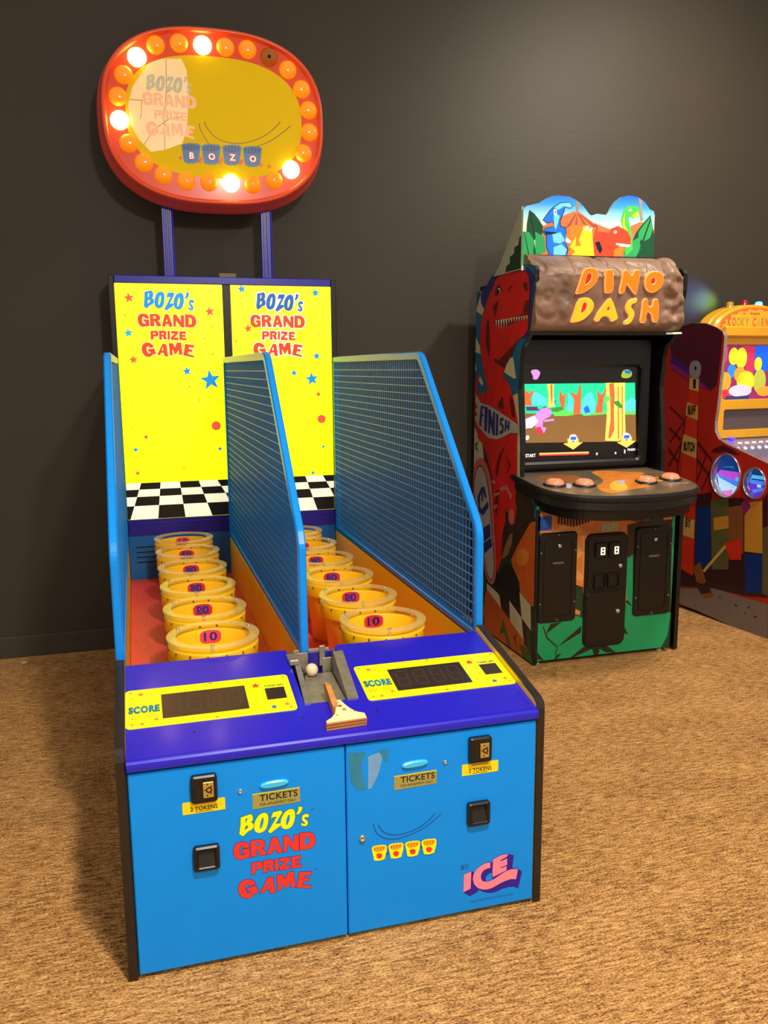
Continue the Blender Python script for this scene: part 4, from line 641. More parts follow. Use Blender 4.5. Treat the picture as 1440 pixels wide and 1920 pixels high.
def light_panel(x0, x1, stars, tx, right):
    mb = MB()
    mb.extrude(PF, [[(x0, 0.749), (x1, 0.749), (x1, 1.908), (x0, 1.908)]], -0.03, -0.004, L_Y)
    h = -0.0036
    # checkered floor print
    def zr(yy): return 1.911 - (yy - 93) * (1.911 - 0.754) / (1418 - 93)
    rows = [1212, 1250, 1292, 1345, 1425]
    def xl(k, yy):
        t = (yy - 1212) / 200.0
        return x0 + ((430 + 16 * t) + (k - .6) * (112 + 46 * t) - 100 - 75 * (yy - 93) / 1325) * 0.51 / 605
    for i in range(4):
        za, zb_ = max(zr(rows[i + 1]), 0.7495), zr(rows[i])
        for k in range(-3, 6):
            q = [(xl(k, rows[i + 1]), za), (xl(k + 1, rows[i + 1]), za), (xl(k + 1, rows[i]), zb_), (xl(k, rows[i]), zb_)]
            q = [(min(max(a, x0), x1), b) for a, b in q]
            if abs(area(q)) < 1e-6: continue
            mb.poly(PF, [q], h, L_K if (i + k) % 2 else L_W)
    for u, v, r, c in stars:
        if c == 'B': mb.poly(PF, [circ(u / 1000, v / 1000, r / 1000, 24)], h, L_RP)
        else: mb.poly(PF, [star(u / 1000, v / 1000, r / 1000, -0.12)], h, {'r': L_RP, 'b': L_B, 'c': L_C, 'o': L_O}[c])
    # title lettering: the door's lettering, larger
    kx, kz = 1.30, 1.42
    def tb(x, z): return (tx + .012 + (x - .372) * 1.36, 1.829 + (z - .370) * 1.55 + (x - .372) * -.05)
    def tg(x, z): return (tx + (x - .372) * 1.34, 1.660 + (z - .248) * 1.33 - (x - .372) * 0.0)
    put(mb, 'BZ', PF, {'a': L_DB if right else L_B}, h, tf=tb, outline=L_W if right else L_LY, ow=0.006 if right else 0.003)
    put(mb, 'GPG', PF, {'a': L_R}, h, tf=tg, outline=L_W if right else L_LY, ow=0.005 if right else 0.003)
    mb.build('light_panel', game)
light_panel(0.0275, 0.540, A['STL'], 0.268, False); light_panel(0.581, W - .0275, A['STR'], 0.815, True)

# sign posts and the oval lamp sign
for x in (0.270, 0.757):
    mb = MB()
    pr = [(x, 2.500), (x + .008, 2.500), (x + .010, 2.496), (x + .016, 2.496), (x + .018, 2.501), (x + .026, 2.501), (x + .028, 2.496), (x + .034, 2.496), (x + .036, 2.501), (x + .044, 2.501), (x + .046, 2.496), (x + .054, 2.500), (x + .054, 2.546), (x, 2.546)]
    mb.loft([[(a, b, z) for a, b in pr] for z in (1.9465, 2.42)], PURPLE); mb.build('sign_post', game)
SX, SZ = 0.536, 2.672
def oval(a, b, y, e=2.55, n=96): return [(p[0], y, p[1]) for p in sup(SX, SZ, a, b, e, n)]
mb = MB()
mb.loft([oval(.50, .375, 2.496), oval(.535, .410, 2.496), oval(.541, .416, 2.490), oval(.541, .416, 2.480), oval(.534, .409, 2.474), oval(.520, .396, 2.36), oval(.516, .392, 2.350)], S_HOUSE, smooth=True, cap1=False)
mb.loft([oval(.516, .392, 2.350), oval(.511, .387, 2.346), oval(.503, .379, 2.347), oval(.498, .374, 2.353), oval(.494, .370, 2.366)], S_RING, smooth=True, cap0=False, cap1=False)
mb.loft([oval(.494, .370, 2.366), oval(.412, .272, 2.363)], S_RING, cap0=False, cap1=False)
for p_ in ((0.19, 2.345), (0.90, 2.345)):
    mb.lathe([(.006, 0), (.005, .004), (0, .005)], (p_[0], 2.478, p_[1]), STEEL, 10, axis='-y')
SIGN = mb.build('oval_sign', game)
SF = Frame((0, 2.3625, 0), (1, 0, 0), (0, 0, 1))
mb = MB(); mb.extrude(SF, [[(p[0], p[2]) for p in oval(.4125, .2725, 0)]], -0.006, 0.0, S_Y)
put(mb, 'SGN', SF, {'c': S_C, 'k': S_K}, 0.0005, step=0.0003)
for k, smo, cs in A['SGN']:
    if k == 'l': mb.stroke(SF, chaikin(fix(cs)[0], 2, False), 0.0035, 0.0009, S_L)
def gb(x, z): return (0.325 + (x - .372) * 1.17, 2.806 + (z - .370) * 1.35)
def gg(x, z): return (0.325 + (x - .372) * 1.18, 2.668 + (z - .248) * 1.22)
put(mb, 'BZ', SF, {'a': S_GB}, 0.0030, tf=gb); put(mb, 'GPG', SF, {'a': S_GP}, 0.0030, tf=gg)
put(mb, 'SBK', SF, {'b': S_B, 'd': S_D}, 0.0008, step=0.00012)
bk_ = [fix(cs)[0] for k, s_, cs in A['SBK'] if k == 'b' and len(cs[0]) == 9]
bx = [(sum(p[0] for p in c) / 9 + .002, min(p[1] for p in c) + .036) for c in bk_]
for (x, z), ch in zip(bx, 'BOZO'):
    mb.text(SF, ch, x, z, 0.036, S_R, 0.0046, off=0.10); mb.text(SF, ch, x, z, 0.028, S_W, 0.0050, off=0.02)
for x, z, r in [(x + d, z - .012 - (.012 if d > 0 else 0), .0115) for x, z in bx for d in (-.052, .038)] + [(bx[3][0] + .078, bx[3][1] - .03, .012)]:
    mb.poly(SF, [star(x, z, r, .3)], 0.0046, S_R)
mb.build('sign_face', SIGN)
lit = (2, 11, 14, 20, 23)
protos = {}
for i, (u, v) in enumerate(A['BULB'][0][2][0]):
    kind = 'lit' if i in lit else ('broken' if i == 5 else 'amber')
    u, v = u / 2000, v / 2000
    du, dv = u - SX, v - SZ
    loc = Vector((u, 2.366, v)) - ROOT
    if kind not in protos:
        mb = MB(); m = {'lit': LIT, 'broken': AMBERD, 'amber': AMBER}[kind]
        mb.lathe([(.0425, 0), (.0425, .005), (.041, .009), (.037, .017), (.030, .024), (.022, .0285), (.012, .0305), (0, .031)], (0, 0, 0), m, 24, axis='-y')
        if kind == 'broken': mb.lathe([(.009, .0295), (.008, .0325), (0, .0327)], (-.003, 0, -.006), BLACKM, 12, axis='-y')
        b = mb.build('sign_lamp', SIGN, origin=(0, 0, 0)); b.location = loc; protos[kind] = b
    else: b = instance(protos[kind], loc, SIGN)
    b['label'] = {'lit': 'lit white-hot sign lamp', 'broken': 'broken amber sign lamp with a dark hole', 'amber': 'unlit amber sign lamp'}[kind]

# loose things by the machine
mb = MB(); mb.lathe([(0.0, -.019), (.0075, -.0175), (.0135, -.0135), (.0175, -.0075), (.019, 0), (.0175, .0075), (.0135, .0135), (.0075, .0175), (0, .019)], (0.549, 0.372, 0.6195), BALL, 24, cap=False)
o = mb.build('toss_ball', None, origin=(0.549, 0.372, 0.6005)); o['label'] = 'small white ball lying in the metal ball chute of the blue machine'; o['category'] = 'ball'
mb = MB(); mb.box((-0.545, 2.585, 0.0005), (-0.52, 2.597, 0.004), mat('white_paper', (225, 215, 200), 0.7), 0.001)
o = mb.build('paper_scrap', None, origin=(-0.532, 2.591, 0)); o['label'] = 'tiny white paper scrap on the carpet by the dark wall'; o['category'] = 'paper scrap'
# ================================================================ the dinosaur racing cabinet
TEAL = mat('print_teal_sky', (22, 100, 140), 0.35, vary=0.12, vscale=5)
NAVY = mat('print_navy', (44, 40, 112), 0.35, vary=0.05)
CREAM = mat('print_cream', (205, 192, 158), 0.35, vary=0.08)
TRED = mat('print_red', (214, 26, 20), 0.35, vary=0.16, vscale=9)
TDRED = mat('print_dark_red', (104, 16, 12), 0.35, vary=0.2)
TPINK = mat('print_dusky_pink', (206, 104, 92), 0.35)
GREYW = mat('print_grey_white', (178, 168, 156), 0.35)
GROUND = mat('print_burnt_orange', (196, 84, 30), 0.35, vary=0.12)
SMOKE = mat('print_smoke_brown', (52, 34, 22), 0.35, vary=0.3, vscale=6)
TAN = mat('print_tan', (140, 100, 62), 0.35, vary=0.2)
FIRE = mat('print_fire_orange', (206, 92, 28), 0.35, vary=0.2, vscale=8)
FIREL = mat('print_fire_light', (236, 130, 44), 0.35, vary=0.2, vscale=8)
LEAFG = mat('print_leaf_green', (44, 88, 36), 0.35, vary=0.2)
DKG = mat('print_dark_green', (24, 58, 34), 0.35, vary=0.2)
EMER = mat('print_emerald', (12, 150, 92), 0.38, vary=0.12, vscale=5)
DFO = mat('print_rock_orange', (226, 128, 58), 0.38, vary=0.22, vscale=10)
DFL = mat('print_rock_light', (240, 160, 84), 0.38, vary=0.18, vscale=10)
PIW = mat('print_white', (225, 215, 190), 0.35)
dino = thing('dinosaur_arcade_machine', (2.36, 1.75, 0.0), 'upright racing arcade machine with brown rock marquee, red dinosaur side and four dome buttons', 'arcade machine')
DX0, DX1 = 1.953, 2.772
dout = fix(A['DOUT'][0][2])[0]
dout = dout + [(-0.185, .90), (-0.06, .87), (0.0, .80), (0.0, .008), (-0.82, .008)]
SFR = Frame((DX0, 1.75, 0), (0, -1, 0), (0, 0, 1))          # N = -x
mb = MB(); mb.extrude(SFR, [dout], -0.022, 0.0, TEAL, edge=BLACK, bev=0.003)
pal = {'n': NAVY, 's': CREAM, 'd': SMOKE, 'f': FIRE, 'h': FIREL, 't': TAN, 'o': GROUND, 'g': LEAFG, 'c': CREAM, 'k': INK_K, 'e': DKG, 'r': TRED, 'q': TDRED, 'v': PIW, 'w': PIW, 'p': TPINK, 'b': GREYW}
def clipfn(u, v):
    v = max(0.012, v); lo, hi = lims(v); return (max(lo, min(u, hi)), v)
ed = [(p[0], p[1]) for p in dout]
def lims(v):                                                # back and front edge of the side panel at height v
    best = -0.817; low = 9
    for i in range(len(ed)):
        a, b = ed[i - 1], ed[i]
        if (a[1] <= v <= b[1] or b[1] <= v <= a[1]) and abs(a[1] - b[1]) > 1e-6:
            q = a[0] + (b[0] - a[0]) * (v - a[1]) / (b[1] - a[1]); best = max(best, q); low = min(low, q)
    return (-.4, -.4) if low > 8 else (low + .004, best - .004)
mb.poly(SFR, [[(-.816, .012), (-.004, .012), (-.004, .76), (-.816, .76)]], .0003, DKG)
put(mb, 'TREX', SFR, pal, 0.0005, step=0.00006, tf=clipfn)
put(mb, 'FIN', SFR, {'n': NAVY}, 0.0058)
mb.build('side_panel', dino, 'side panel printed with a red dinosaur')
SFR2 = Frame((DX1, 1.75, 0), (0, -1, 0), (0, 0, 1))
mb = MB(); mb.extrude(SFR2, [dout], -0.022, 0.0, BLACK, edge=BLACK, bev=0.003)
mb.poly(SFR2, [grow(dout, -.004)], 0.0006, BLACK); mb.build('side_panel', dino)
# body with printed front
DF = Frame((0, 1.757, 0), (1, 0, 0), (0, 0, 1))
mb = MB(); mb.box((DX0 + .002, 1.757, 0.022), (DX1 - .024, 2.55, 0.88), BLACKM)
mb.box((DX0 + .002, 2.07, 0.86), (DX1 - .024, 2.55, 1.0), BLACKM); mb.box((DX0 + .002, 2.16, 0.9), (DX1 - .024, 2.55, 1.9), BLACKM)
mb.box((DX0 + .002, 1.87, 1.648), (DX1 - .024, 2.3, 1.668), BLACK, 0.002); mb.box((DX0 + .002, 1.90, 1.66), (DX1 - .024, 2.5, 1.93), BLACKM)
mb.build('cabinet_body', dino)
mb = MB(); FX0, FX1 = DX0 + .003, DX1 - .026
mb.extrude(DF, [[(FX0, .026), (FX1, .022), (FX1, .82), (FX0, .82)]], 0.0, 0.004, EMER)
pal2 = {'o': DFO, 'f': DFL, 'h': DFO, 'd': SMOKE, 'l': DKG, 'g': EMER, 'k': mat('print_crack_brown', (40, 30, 20), 0.4)}
put(mb, 'DFR', DF, pal2, 0.0046, step=0.00015, tf=lambda x, z: (min(max(x, FX0), FX1), min(max(z, .024), .82)))
mb.build('front_panel', dino)
def sdoor(x0, x1, z0, z1, kind):
    mb = MB(); mb.extrude(DF, [rrect(x0, z0, x1, z1, 0.022 if kind == 'side' else 0.04)], 0.004, 0.016, BLACK, bev=0.005)
    H = 0.016
    if kind == 'side':
        fr = [rrect(x0 + .028, z0 + .03, x1 - .028, z1 - .028, .02), rrect(x0 + .031, z0 + .033, x1 - .031, z1 - .031, .018)]
        mb.extrude(DF, fr, H, H + .003, BLACK)
        mb.poly(DF, [rrect((x0 + x1) / 2 - .03, z1 - .160, (x0 + x1) / 2 + .032, z1 - .149, .002, 1)], H + .0006, mat('worn_grey_marking', (92, 86, 78), 0.5))
    o = mb.build('service_door' if kind == 'side' else 'coin_door', dino)
    def bolt(x, z, r, nm, m=STEEL):
        b = MB(); b.lathef([(r, H), (r, H + r * .5), (r * .75, H + r * .8), (0, H + r * .9)], DF, x, z, m, 14); b.build(nm, o)
    if kind == 'side':
        bolt((x0 + x1) / 2 + .005, z1 - .068, .011, 'door_lock')
        for x, z in ((x0 + .011, z1 - .10), (x1 - .011, z1 - .095), (x0 + .011, z0 + .10), (x1 - .011, z0 + .10), ((x0 + x1) / 2, z1 - .012), ((x0 + x1) / 2, z0 + .012)): bolt(x, z, .0055, 'bolt', mat('dark_bolt', (120, 115, 108), 0.35, metal=0.6))
    else:
        b = MB(); b.extrude(DF, [rrect(x0 + .012, z0 + .30, x1 - .012, z1 - .012, .03)], H, H + .004, BLACK, bev=.002); b.build('upper_coin_panel', o)
        b = MB(); b.extrude(DF, [rrect(x0 + .010, z0 + .010, x1 - .010, z0 + .292, .03)], H, H + .004, BLACK, bev=.002); b.build('cash_door', o)
        H2 = H + .004
        for cx in (x0 + .082, x0 + .160):
            b = MB(); b.extrude(DF, [rrect(cx - .033, z1 - .125, cx + .034, z1 - .045, .004)], H2, H2 + .010, BLACK, bev=.003)
            b.poly(DF, [rrect(cx - .006, z1 - .108, cx + .020, z1 - .068, .002, 2)], H2 + .0106, mat('lit_coin_insert', (250, 240, 225), 0.4, emit=0.7))
            b.poly(DF, [circ(cx + .007, z1 - .096, .0055, 12)], H2 + .011, INK_K); b.poly(DF, [rrect(cx + .003, z1 - .084, cx + .011, z1 - .074, .001, 1)], H2 + .011, INK_R if False else INK_K)
            b.build('coin_slot', o)
            b = MB(); b.extrude(DF, [rrect(cx - .035, z1 - .288, cx + .034, z1 - .205, .006), rrect(cx - .026, z1 - .279, cx + .025, z1 - .216, .003)], H2, H2 + .010, BLACK, bev=.003); b.build('coin_return', o)
        H = H2
        bolt(x1 - .046, z1 - .172, .012, 'door_lock'); bolt(x1 - .052, z0 + .185, .013, 'door_lock')
sdoor(1.968, 2.180, 0.223, 0.684, 'side'); sdoor(2.226, 2.468, 0.069, 0.664, 'coin'); sdoor(2.512, 2.728, 0.211, 0.682, 'side')
for x0 in (2.072, 2.452):
    mb = MB()
    for k in range(11 if x0 < 2.3 else 8): mb.extrude(DF, [rrect(x0 + k * .0165, 0.705 + .004 * (abs(k - 5)), x0 + k * .0165 + .009, 0.776, .003, 2)], 0.005, 0.0075, BLACKM)
    mb.build('speaker_vent', dino)
mb = MB(); mb.extrude(DF, [rrect(1.964, 0.697, 2.038, 0.768, .004, 2)], 0.0052, 0.007, mat('blue_sticker', (0, 84, 176), 0.4)); mb.extrude(DF, [circ(2.001, .732, .028), circ(2.001, .732, .025)], 0.007, 0.0076, NAVY); mb.build('blue_sticker', dino)
for x in (2.317, 2.365):
    mb = MB(); mb.extrude(DF, [rrect(x, 0.673, x + .045, 0.718, .001, 1)], 0.0052, 0.0065, mat('pale_green_sticker', (176, 184, 150), 0.5)); mb.poly(DF, [rrect(x + .012, .680, x + .034, .682, .0005, 1)], .0068, INK_K); mb.extrude(DF, [circ(x + .022, .700, .014), circ(x + .022, .700, .0128)], .0066, .0069, mat('grey_print', (130, 136, 116), 0.5)); mb.build('pricing_sticker', dino)
for x in (1.985, 2.70):
    for y in (1.78, 2.5):
        mb = MB(); mb.lathe([(.016, 0), (.016, .01), (.008, .012), (.008, .024)], (x, y, 0), mat('pale_foot', (150, 146, 130), 0.5), 14); mb.build('levelling_foot', dino)
# control panel
PZ = lambda y: 0.945 + .08 * (y - 2.0)
ol = chaikin([(1.942, 1.99), (1.936, 1.82), (1.94, 1.68), (1.985, 1.555), (2.08, 1.48), (2.23, 1.44), (2.36, 1.434), (2.49, 1.44), (2.645, 1.48), (2.74, 1.555), (2.783, 1.68), (2.786, 1.82), (2.782, 1.99)], 2, False)
ol = [(1.955, 2.06)] + ol + [(2.77, 2.06)]
def cring(d, dz):
    g = grow(ol, d)
    return [(x, y, PZ(y) + dz) for x, y in g]
mb = MB(); CPT = mat('control_panel_print_brown', (112, 96, 78), 0.3, vary=0.3, vscale=7, coat=0.3)
mb.loft([cring(-.035, -.125), cring(-.030, -.080), cring(-.012, -.074), cring(-.006, -.068), cring(-.008, -.036), cring(-.002, -.032), cring(.004, -.024), cring(.004, -.010), cring(-.002, -.001), cring(-.008, 0)], BLACK, cap1=False)
CPF = Frame((0, 2.0, .945), (1, 0, 0), (0, 1, .08))
g = grow(ol, -.008); mb.poly(CPF, [[(x, (y - 2.0) * 1.0032) for x, y in g]], 0.0002, CPT)
for pts, m, hh in (([(2.284, -.06), (2.403, -.014), (2.469, -.065), (2.386, -.152), (2.266, -.227), (2.26, -.159)], mat('print_grey_green', (84, 84, 70), 0.3), .0006),
    ([(2.03, -.05), (2.20, -.02), (2.27, -.08), (2.24, -.19), (2.18, -.22), (2.10, -.19), (2.05, -.15)], mat('print_flame_brown', (150, 92, 52), 0.3, vary=.2), .0006),
    ([(2.215, -.344), (2.333, -.242), (2.363, -.113), (2.38, .0), (2.489, .01), (2.573, -.051), (2.66, -.063), (2.631, -.135), (2.543, -.187), (2.70, -.20), (2.60, -.26), (2.426, -.33), (2.526, -.40), (2.362, -.438), (2.251, -.502), (2.188, -.488)], mat('print_flame_orange', (222, 128, 44), 0.3, vary=.2), .0008),
    ([(2.36, -.248), (2.431, -.23), (2.387, -.351), (2.33, -.46), (2.238, -.44)], mat('print_flame_yellow', (246, 190, 62), 0.3, vary=.1), .001),
    ([(2.103, -.256), (2.137, -.248), (2.09, -.346), (2.055, -.365)], mat('print_lilac', (196, 180, 214), 0.3), .001), ([(2.395, -.24), (2.444, -.235), (2.405, -.31), (2.36, -.32)], mat('print_lilac', (196, 180, 214), 0.3), .0012)):
    mb.poly(CPF, [chaikin(pts)], hh, m)
for k in range(6): mb.stroke(CPF, [(2.44 + .02 * k, -.40 + .012 * k), (2.50 + .03 * k, -.33 + .01 * k), (2.60 + .02 * k, -.27 + .01 * k)], .006, .0013, mat('print_flame_yellow', (246, 190, 62), 0.3))
for k in range(3): mb.poly(CPF, [rrect(2.60 + .012 * k, -.385 + .012 * k, 2.72 + .006 * k, -.381 + .012 * k, .001, 1)], .0014, CREAM)
CP = mb.build('control_panel', dino)
DOME = mat('salmon_translucent_dome', (240, 150, 110), 0.14, coat=0.6, vary=0.05, emit=0.05)
for i, (x, v) in enumerate(((2.036, -.273), (2.178, -.308), (2.525, -.308), (2.688, -.271))):
    b = MB(); b.lathef([(.056, 0), (.056, .006), (.050, .010), (.046, .010)], CPF, x, v, BLACK, 28)
    bo = b.build('dome_button', CP)
    d_ = MB(); d_.lathef([(.047, .010), (.046, .016), (.040, .025), (.030, .031), (.016, .0345), (0, .0355)], CPF, x, v, DOME, 28); d_.build('button_dome', bo)
# monitor
QF = Frame((0, 2.05, 0), (1, 0, 0), (0, 0, 1))
mb = MB()
mb.extrude(QF, [rrect(1.978, .965, 2.746, 1.64, .02), rrect(2.003, 1.004, 2.690, 1.49, .018)], -.02, 0.03, BLACK, bev=.012)
mb.build('monitor_bezel', dino)
e = lambda n, c, s=.9: mat('screen_' + n, c, 0.15, emit=s, vary=0.03)
mb = MB(); mb.extrude(QF, [[(2.002, .99), (2.694, .99), (2.694, 1.50), (2.002, 1.50)]], -.018, -.004, mat('screen_glass_black', (34, 32, 30), 0.12, emit=0.03))
pal3 = {'t': e('jungle_teal', (30, 216, 158)), 'n': e('ground_brown', (136, 98, 52), .8), 'g': e('grass_green', (96, 214, 90)), 'c': e('foliage_cyan', (88, 210, 232)), 'b': e('foliage_blue', (30, 110, 214)), 'w': e('trunk_orange', (226, 104, 54)), 'y': e('trunk_yellow', (244, 220, 96)), 'o': e('trunk_stripe', (214, 104, 60)), 'e': e('leaf_green', (54, 150, 50)), 'k': e('purple_dark', (92, 48, 118), .8), 'p': e('purple', (206, 140, 222)), 'i': e('white', (252, 244, 250)), 'r': e('red', (222, 52, 74)), 'l': e('lime', (150, 180, 60)), 'a': e('arrow_yellow', (250, 206, 92)), 'h': e('bar_gold', (240, 190, 100))}
put(mb, 'SCR', QF, pal3, -0.0036, step=0.00006)
def s2(px, py): return (px, py)
mb.text(QF, 'START', 2.062, 1.037, .018, pal3['i'], -.0002, off=.02, width=.058)
mb.text(QF, 'FINISH', 2.660, 1.048, .013, pal3['i'], -.0002, off=.02, width=.046)
mb.build('monitor_screen', dino)
# rock marquee
ROCK = mat('brown_moulded_rock', (130, 98, 78), 0.5, vary=0.38, vscale=6, stretch=(1, 1, 2.5))
lp = chaikin([(1.950, 1.664), (1.870, 1.664), (1.822, 1.672), (1.810, 1.704), (1.810, 1.80), (1.810, 1.910), (1.817, 1.944), (1.865, 1.995), (1.915, 2.028), (1.945, 2.034)], 2, False)
def resample(pts, n):
    L = [0]
    for a, b in zip(pts, pts[1:]): L.append(L[-1] + math.dist(a, b))
    o = []
    for k in range(n + 1):
        t = L[-1] * k / n; i = max(j for j in range(len(L)) if L[j] <= t + 1e-9); i = min(i, len(pts) - 2)
        f = (t - L[i]) / (L[i + 1] - L[i]); o.append((pts[i][0] + (pts[i + 1][0] - pts[i][0]) * f, pts[i][1] + (pts[i + 1][1] - pts[i][1]) * f))
    return o
lp = resample(lp, 64); NX = 150
LX0, LX1 = 1.955, 2.768
rows = []
for j, (y, z) in enumerate(lp):
    a = Vector(lp[max(0, j - 1)]); b = Vector(lp[min(64, j + 1)]); d = (b - a).normalized(); nrm = Vector((-d.y, d.x))
    if nrm.x > 0 and j < 60: pass
    row = []
    for i in range(NX + 1):
        t = i / NX
        x = LX0 + (LX1 - LX0) * t + (0.012 * noise.noise(Vector((3.1, y * 9, z * 9))) + .03 * max(0, (z - 1.90)) / .1 * (-.5 if t > .5 else .0)) * (1 if t > .5 else .5) * abs(2 * t - 1)
        edge = min(1, max(0, (.16 - t) / .12)) + min(1, max(0, (t - .86) / .06))
        lum = noise.noise(Vector((x * 11, z * 17, 1.7))); big = noise.noise(Vector((x * 24, z * 26, 5.2)))
        rid = 1 - abs(noise.noise(Vector((x * 5.5 + z * 3, z * 9, 9.1)))) * 2.6
        crack = -0.010 * max(0, rid - .80) / .20
        h = .0015 * lum + crack * (1 if 1.93 < z else .15) + edge * (.010 * lum + .005 * big)
        led = abs(z - 1.93 - .012 * noise.noise(Vector((x * 14, 0, 3.3)))) / .012
        if led < 1: h += .007 * (1 - led)
        tc_ = min(abs(x - q_ - .03 * (z - 1.93)) for q_ in (2.16, 2.27, 2.36, 2.47, 2.58))
        if z > 1.93 and tc_ < .006: h -= .006 * (1 - tc_ / .006)
        if t < .17 and 1.68 < z < 2.0:                      # knotty swirl on the left end
            rr = math.hypot((x - 2.02) * 1.2, z - 1.83); h += -.006 * max(0, math.sin(rr * 75)) * min(1, max(0, (.17 - t) / .05))
        for bx_, bz_, br, bh in ((2.708, 1.96, .055, .030), (2.690, 1.88, .050, .022), (2.722, 1.805, .060, .026), (2.69, 1.72, .055, .022), (2.745, 1.715, .04, .02), (2.125, 1.91, .035, .014), (2.115, 1.765, .04, .014), (2.10, 1.835, .03, -.010)):
            q = 1 - ((x - bx_) ** 2 + (z - bz_) ** 2) / br ** 2
            if q > 0: h += bh * q * (.8 + .5 * big)
        row.append((x, y + nrm.x * -h if False else y - abs(nrm.x) * h - 0.0, z + (abs(nrm.y) * h if z > 1.9 else -abs(nrm.y) * h * .5)))
    rows.append(row)
mb = MB(); mb.loft(rows, ROCK, smooth=True, closed=False, cap0=False, cap1=False)
for i in (0, NX):                                          # end faces and back
    rim = [r[i] for r in rows]; mb.face(rim if i else rim[::-1], ROCK)
mb.face([rows[0][0], rows[0][NX], rows[-1][NX], rows[-1][0]], BLACKM)
LOG = mb.build('rock_marquee', dino)
LGF = Frame((0, 1.81, 0), (1, 0, 0), (0, 0, 1))
GLO = mat('glowing_orange_letter', (255, 108, 10), 0.3, emit=0.85, vary=0.10, vscale=12, ecolor=(255, 104, 8)); GLY = mat('glowing_amber_letter', (255, 160, 20), 0.3, emit=0.9, vary=0.12, vscale=12, ecolor=(255, 160, 14))
GRIM = mat('glowing_pale_letter_rim', (255, 160, 90), 0.3, emit=0.75); GHOLE = mat('glowing_red_counter', (226, 30, 10), 0.3, emit=0.5)
mb = MB()
for k, smo, cs in A['DD']:
    cs = fix(cs); cs = [chaikin(c, 1) for c in cs]
    mb.extrude(LGF, cs, -.012, .012, GLO if k == 'a' else GLY, edge=GRIM, bev=.004)
    for c in cs[1:]: mb.poly(LGF, [c], .004, GHOLE)
mb.build('marquee_lettering', LOG)
# marquee hanger strips
mb = MB(); mb.box((DX1 - .06, 1.80, 1.652), (DX1 - .008, 1.86, 1.660), mat('pale_strip_light', (225, 235, 190), 0.3, emit=0.5), .001); mb.build('marquee_strip', dino)
# cut-out topper
TFR = Frame((0, 1.95, 0), (1, 0, 0), (0, 0, 1))
to = fix(A['TOUT'][0][2])[0]
to = [(x, z) for x, z in to if z > 2.06] + [(2.684, 1.96), (1.944, 1.96)]
SKY = bpy.data.materials.new('backlit_sky_print'); SKY.use_nodes = True
nt = SKY.node_tree; pb = nt.nodes['Principled BSDF']; tc = nt.nodes.new('ShaderNodeTexCoord'); sx = nt.nodes.new('ShaderNodeSeparateXYZ'); rp = nt.nodes.new('ShaderNodeValToRGB')
mr = nt.nodes.new('ShaderNodeMapRange'); mr.inputs[1].default_value = 2.15; mr.inputs[2].default_value = 2.33
nt.links.new(tc.outputs['Object'], sx.inputs[0]); nt.links.new(sx.outputs['Z'], mr.inputs[0]); nt.links.new(mr.outputs[0], rp.inputs[0])
cr = rp.color_ramp; cr.elements[0].position = 0; cr.elements[0].color = rgb(226, 236, 190); cr.elements[1].position = 1; cr.elements[1].color = rgb(30, 100, 205)
q_ = cr.elements.new(.42); q_.color = rgb(150, 210, 214); q_ = cr.elements.new(.7); q_.color = rgb(60, 150, 220)
nt.links.new(rp.outputs[0], pb.inputs['Base Color']); nt.links.new(rp.outputs[0], pb.inputs['Emission Color']); pb.inputs['Emission Strength'].default_value = .62; pb.inputs['Roughness'].default_value = .3
t_ = lambda n, c, s=.6: mat('topper_' + n, c, 0.3, emit=s, vary=0.06)
mb = MB(); mb.extrude(TFR, [to], -.012, 0.0, SKY, edge=mat('topper_white_edge', (196, 204, 186), 0.35))
palt = {'v': t_('volcano', (198, 110, 66)), 'w': t_('ridge', (150, 74, 44)), 'z': t_('smoke', (146, 130, 120)), 'l': t_('dark_leaf', (20, 72, 44), .45), 'g': t_('leaf', (44, 150, 84)), 'k': t_('line', (18, 28, 46), .3), 'e': t_('green', (70, 184, 70)), 'y': t_('yellow', (244, 196, 40), .7), 'b': t_('blue', (26, 110, 224), .65), 'c': t_('pale_blue', (112, 196, 240), .65), 'i': t_('white', (246, 238, 216), .7), 'o': t_('orange', (240, 122, 36), .65), 'r': t_('red', (228, 66, 40), .6)}
put(mb, 'TOP', TFR, palt, 0.0004, step=0.00005, tf=lambda x, z: (min(max(x, 1.945), 2.683), max(z, 1.965)))
TOPP = mb.build('topper_sign', dino)
mb = MB(); ts = mat('topper_side_pale', (176, 180, 160), 0.4)
mb.loft([[(x, 1.962, 2.262), (x, 1.962, 1.965), (x, 2.30, 1.965), (x, 2.22, 2.01)] for x in (1.9445, 1.955)], ts)
LS = Frame((1.9445, 1.962, 0), (0, -1, 0), (0, 0, 1))
mb.poly(LS, [[(0, 2.125), (-.02, 2.12), (-.03, 2.085), (-.075, 2.08), (-.08, 2.05), (-.13, 2.04), (-.125, 2.01), (-.17, 2.0), (-.18, 1.97), (0, 1.97)]], .0006, mat('print_dark_leaf', (30, 62, 34), .4))
mb.build('topper_side', TOPP)
mb = MB(); mb.loft([[(x, 1.962, 2.255), (x, 1.962, 1.965), (x, 2.30, 1.965), (x, 2.22, 2.01)] for x in (2.674, 2.684)], ts); mb.build('topper_side', TOPP)

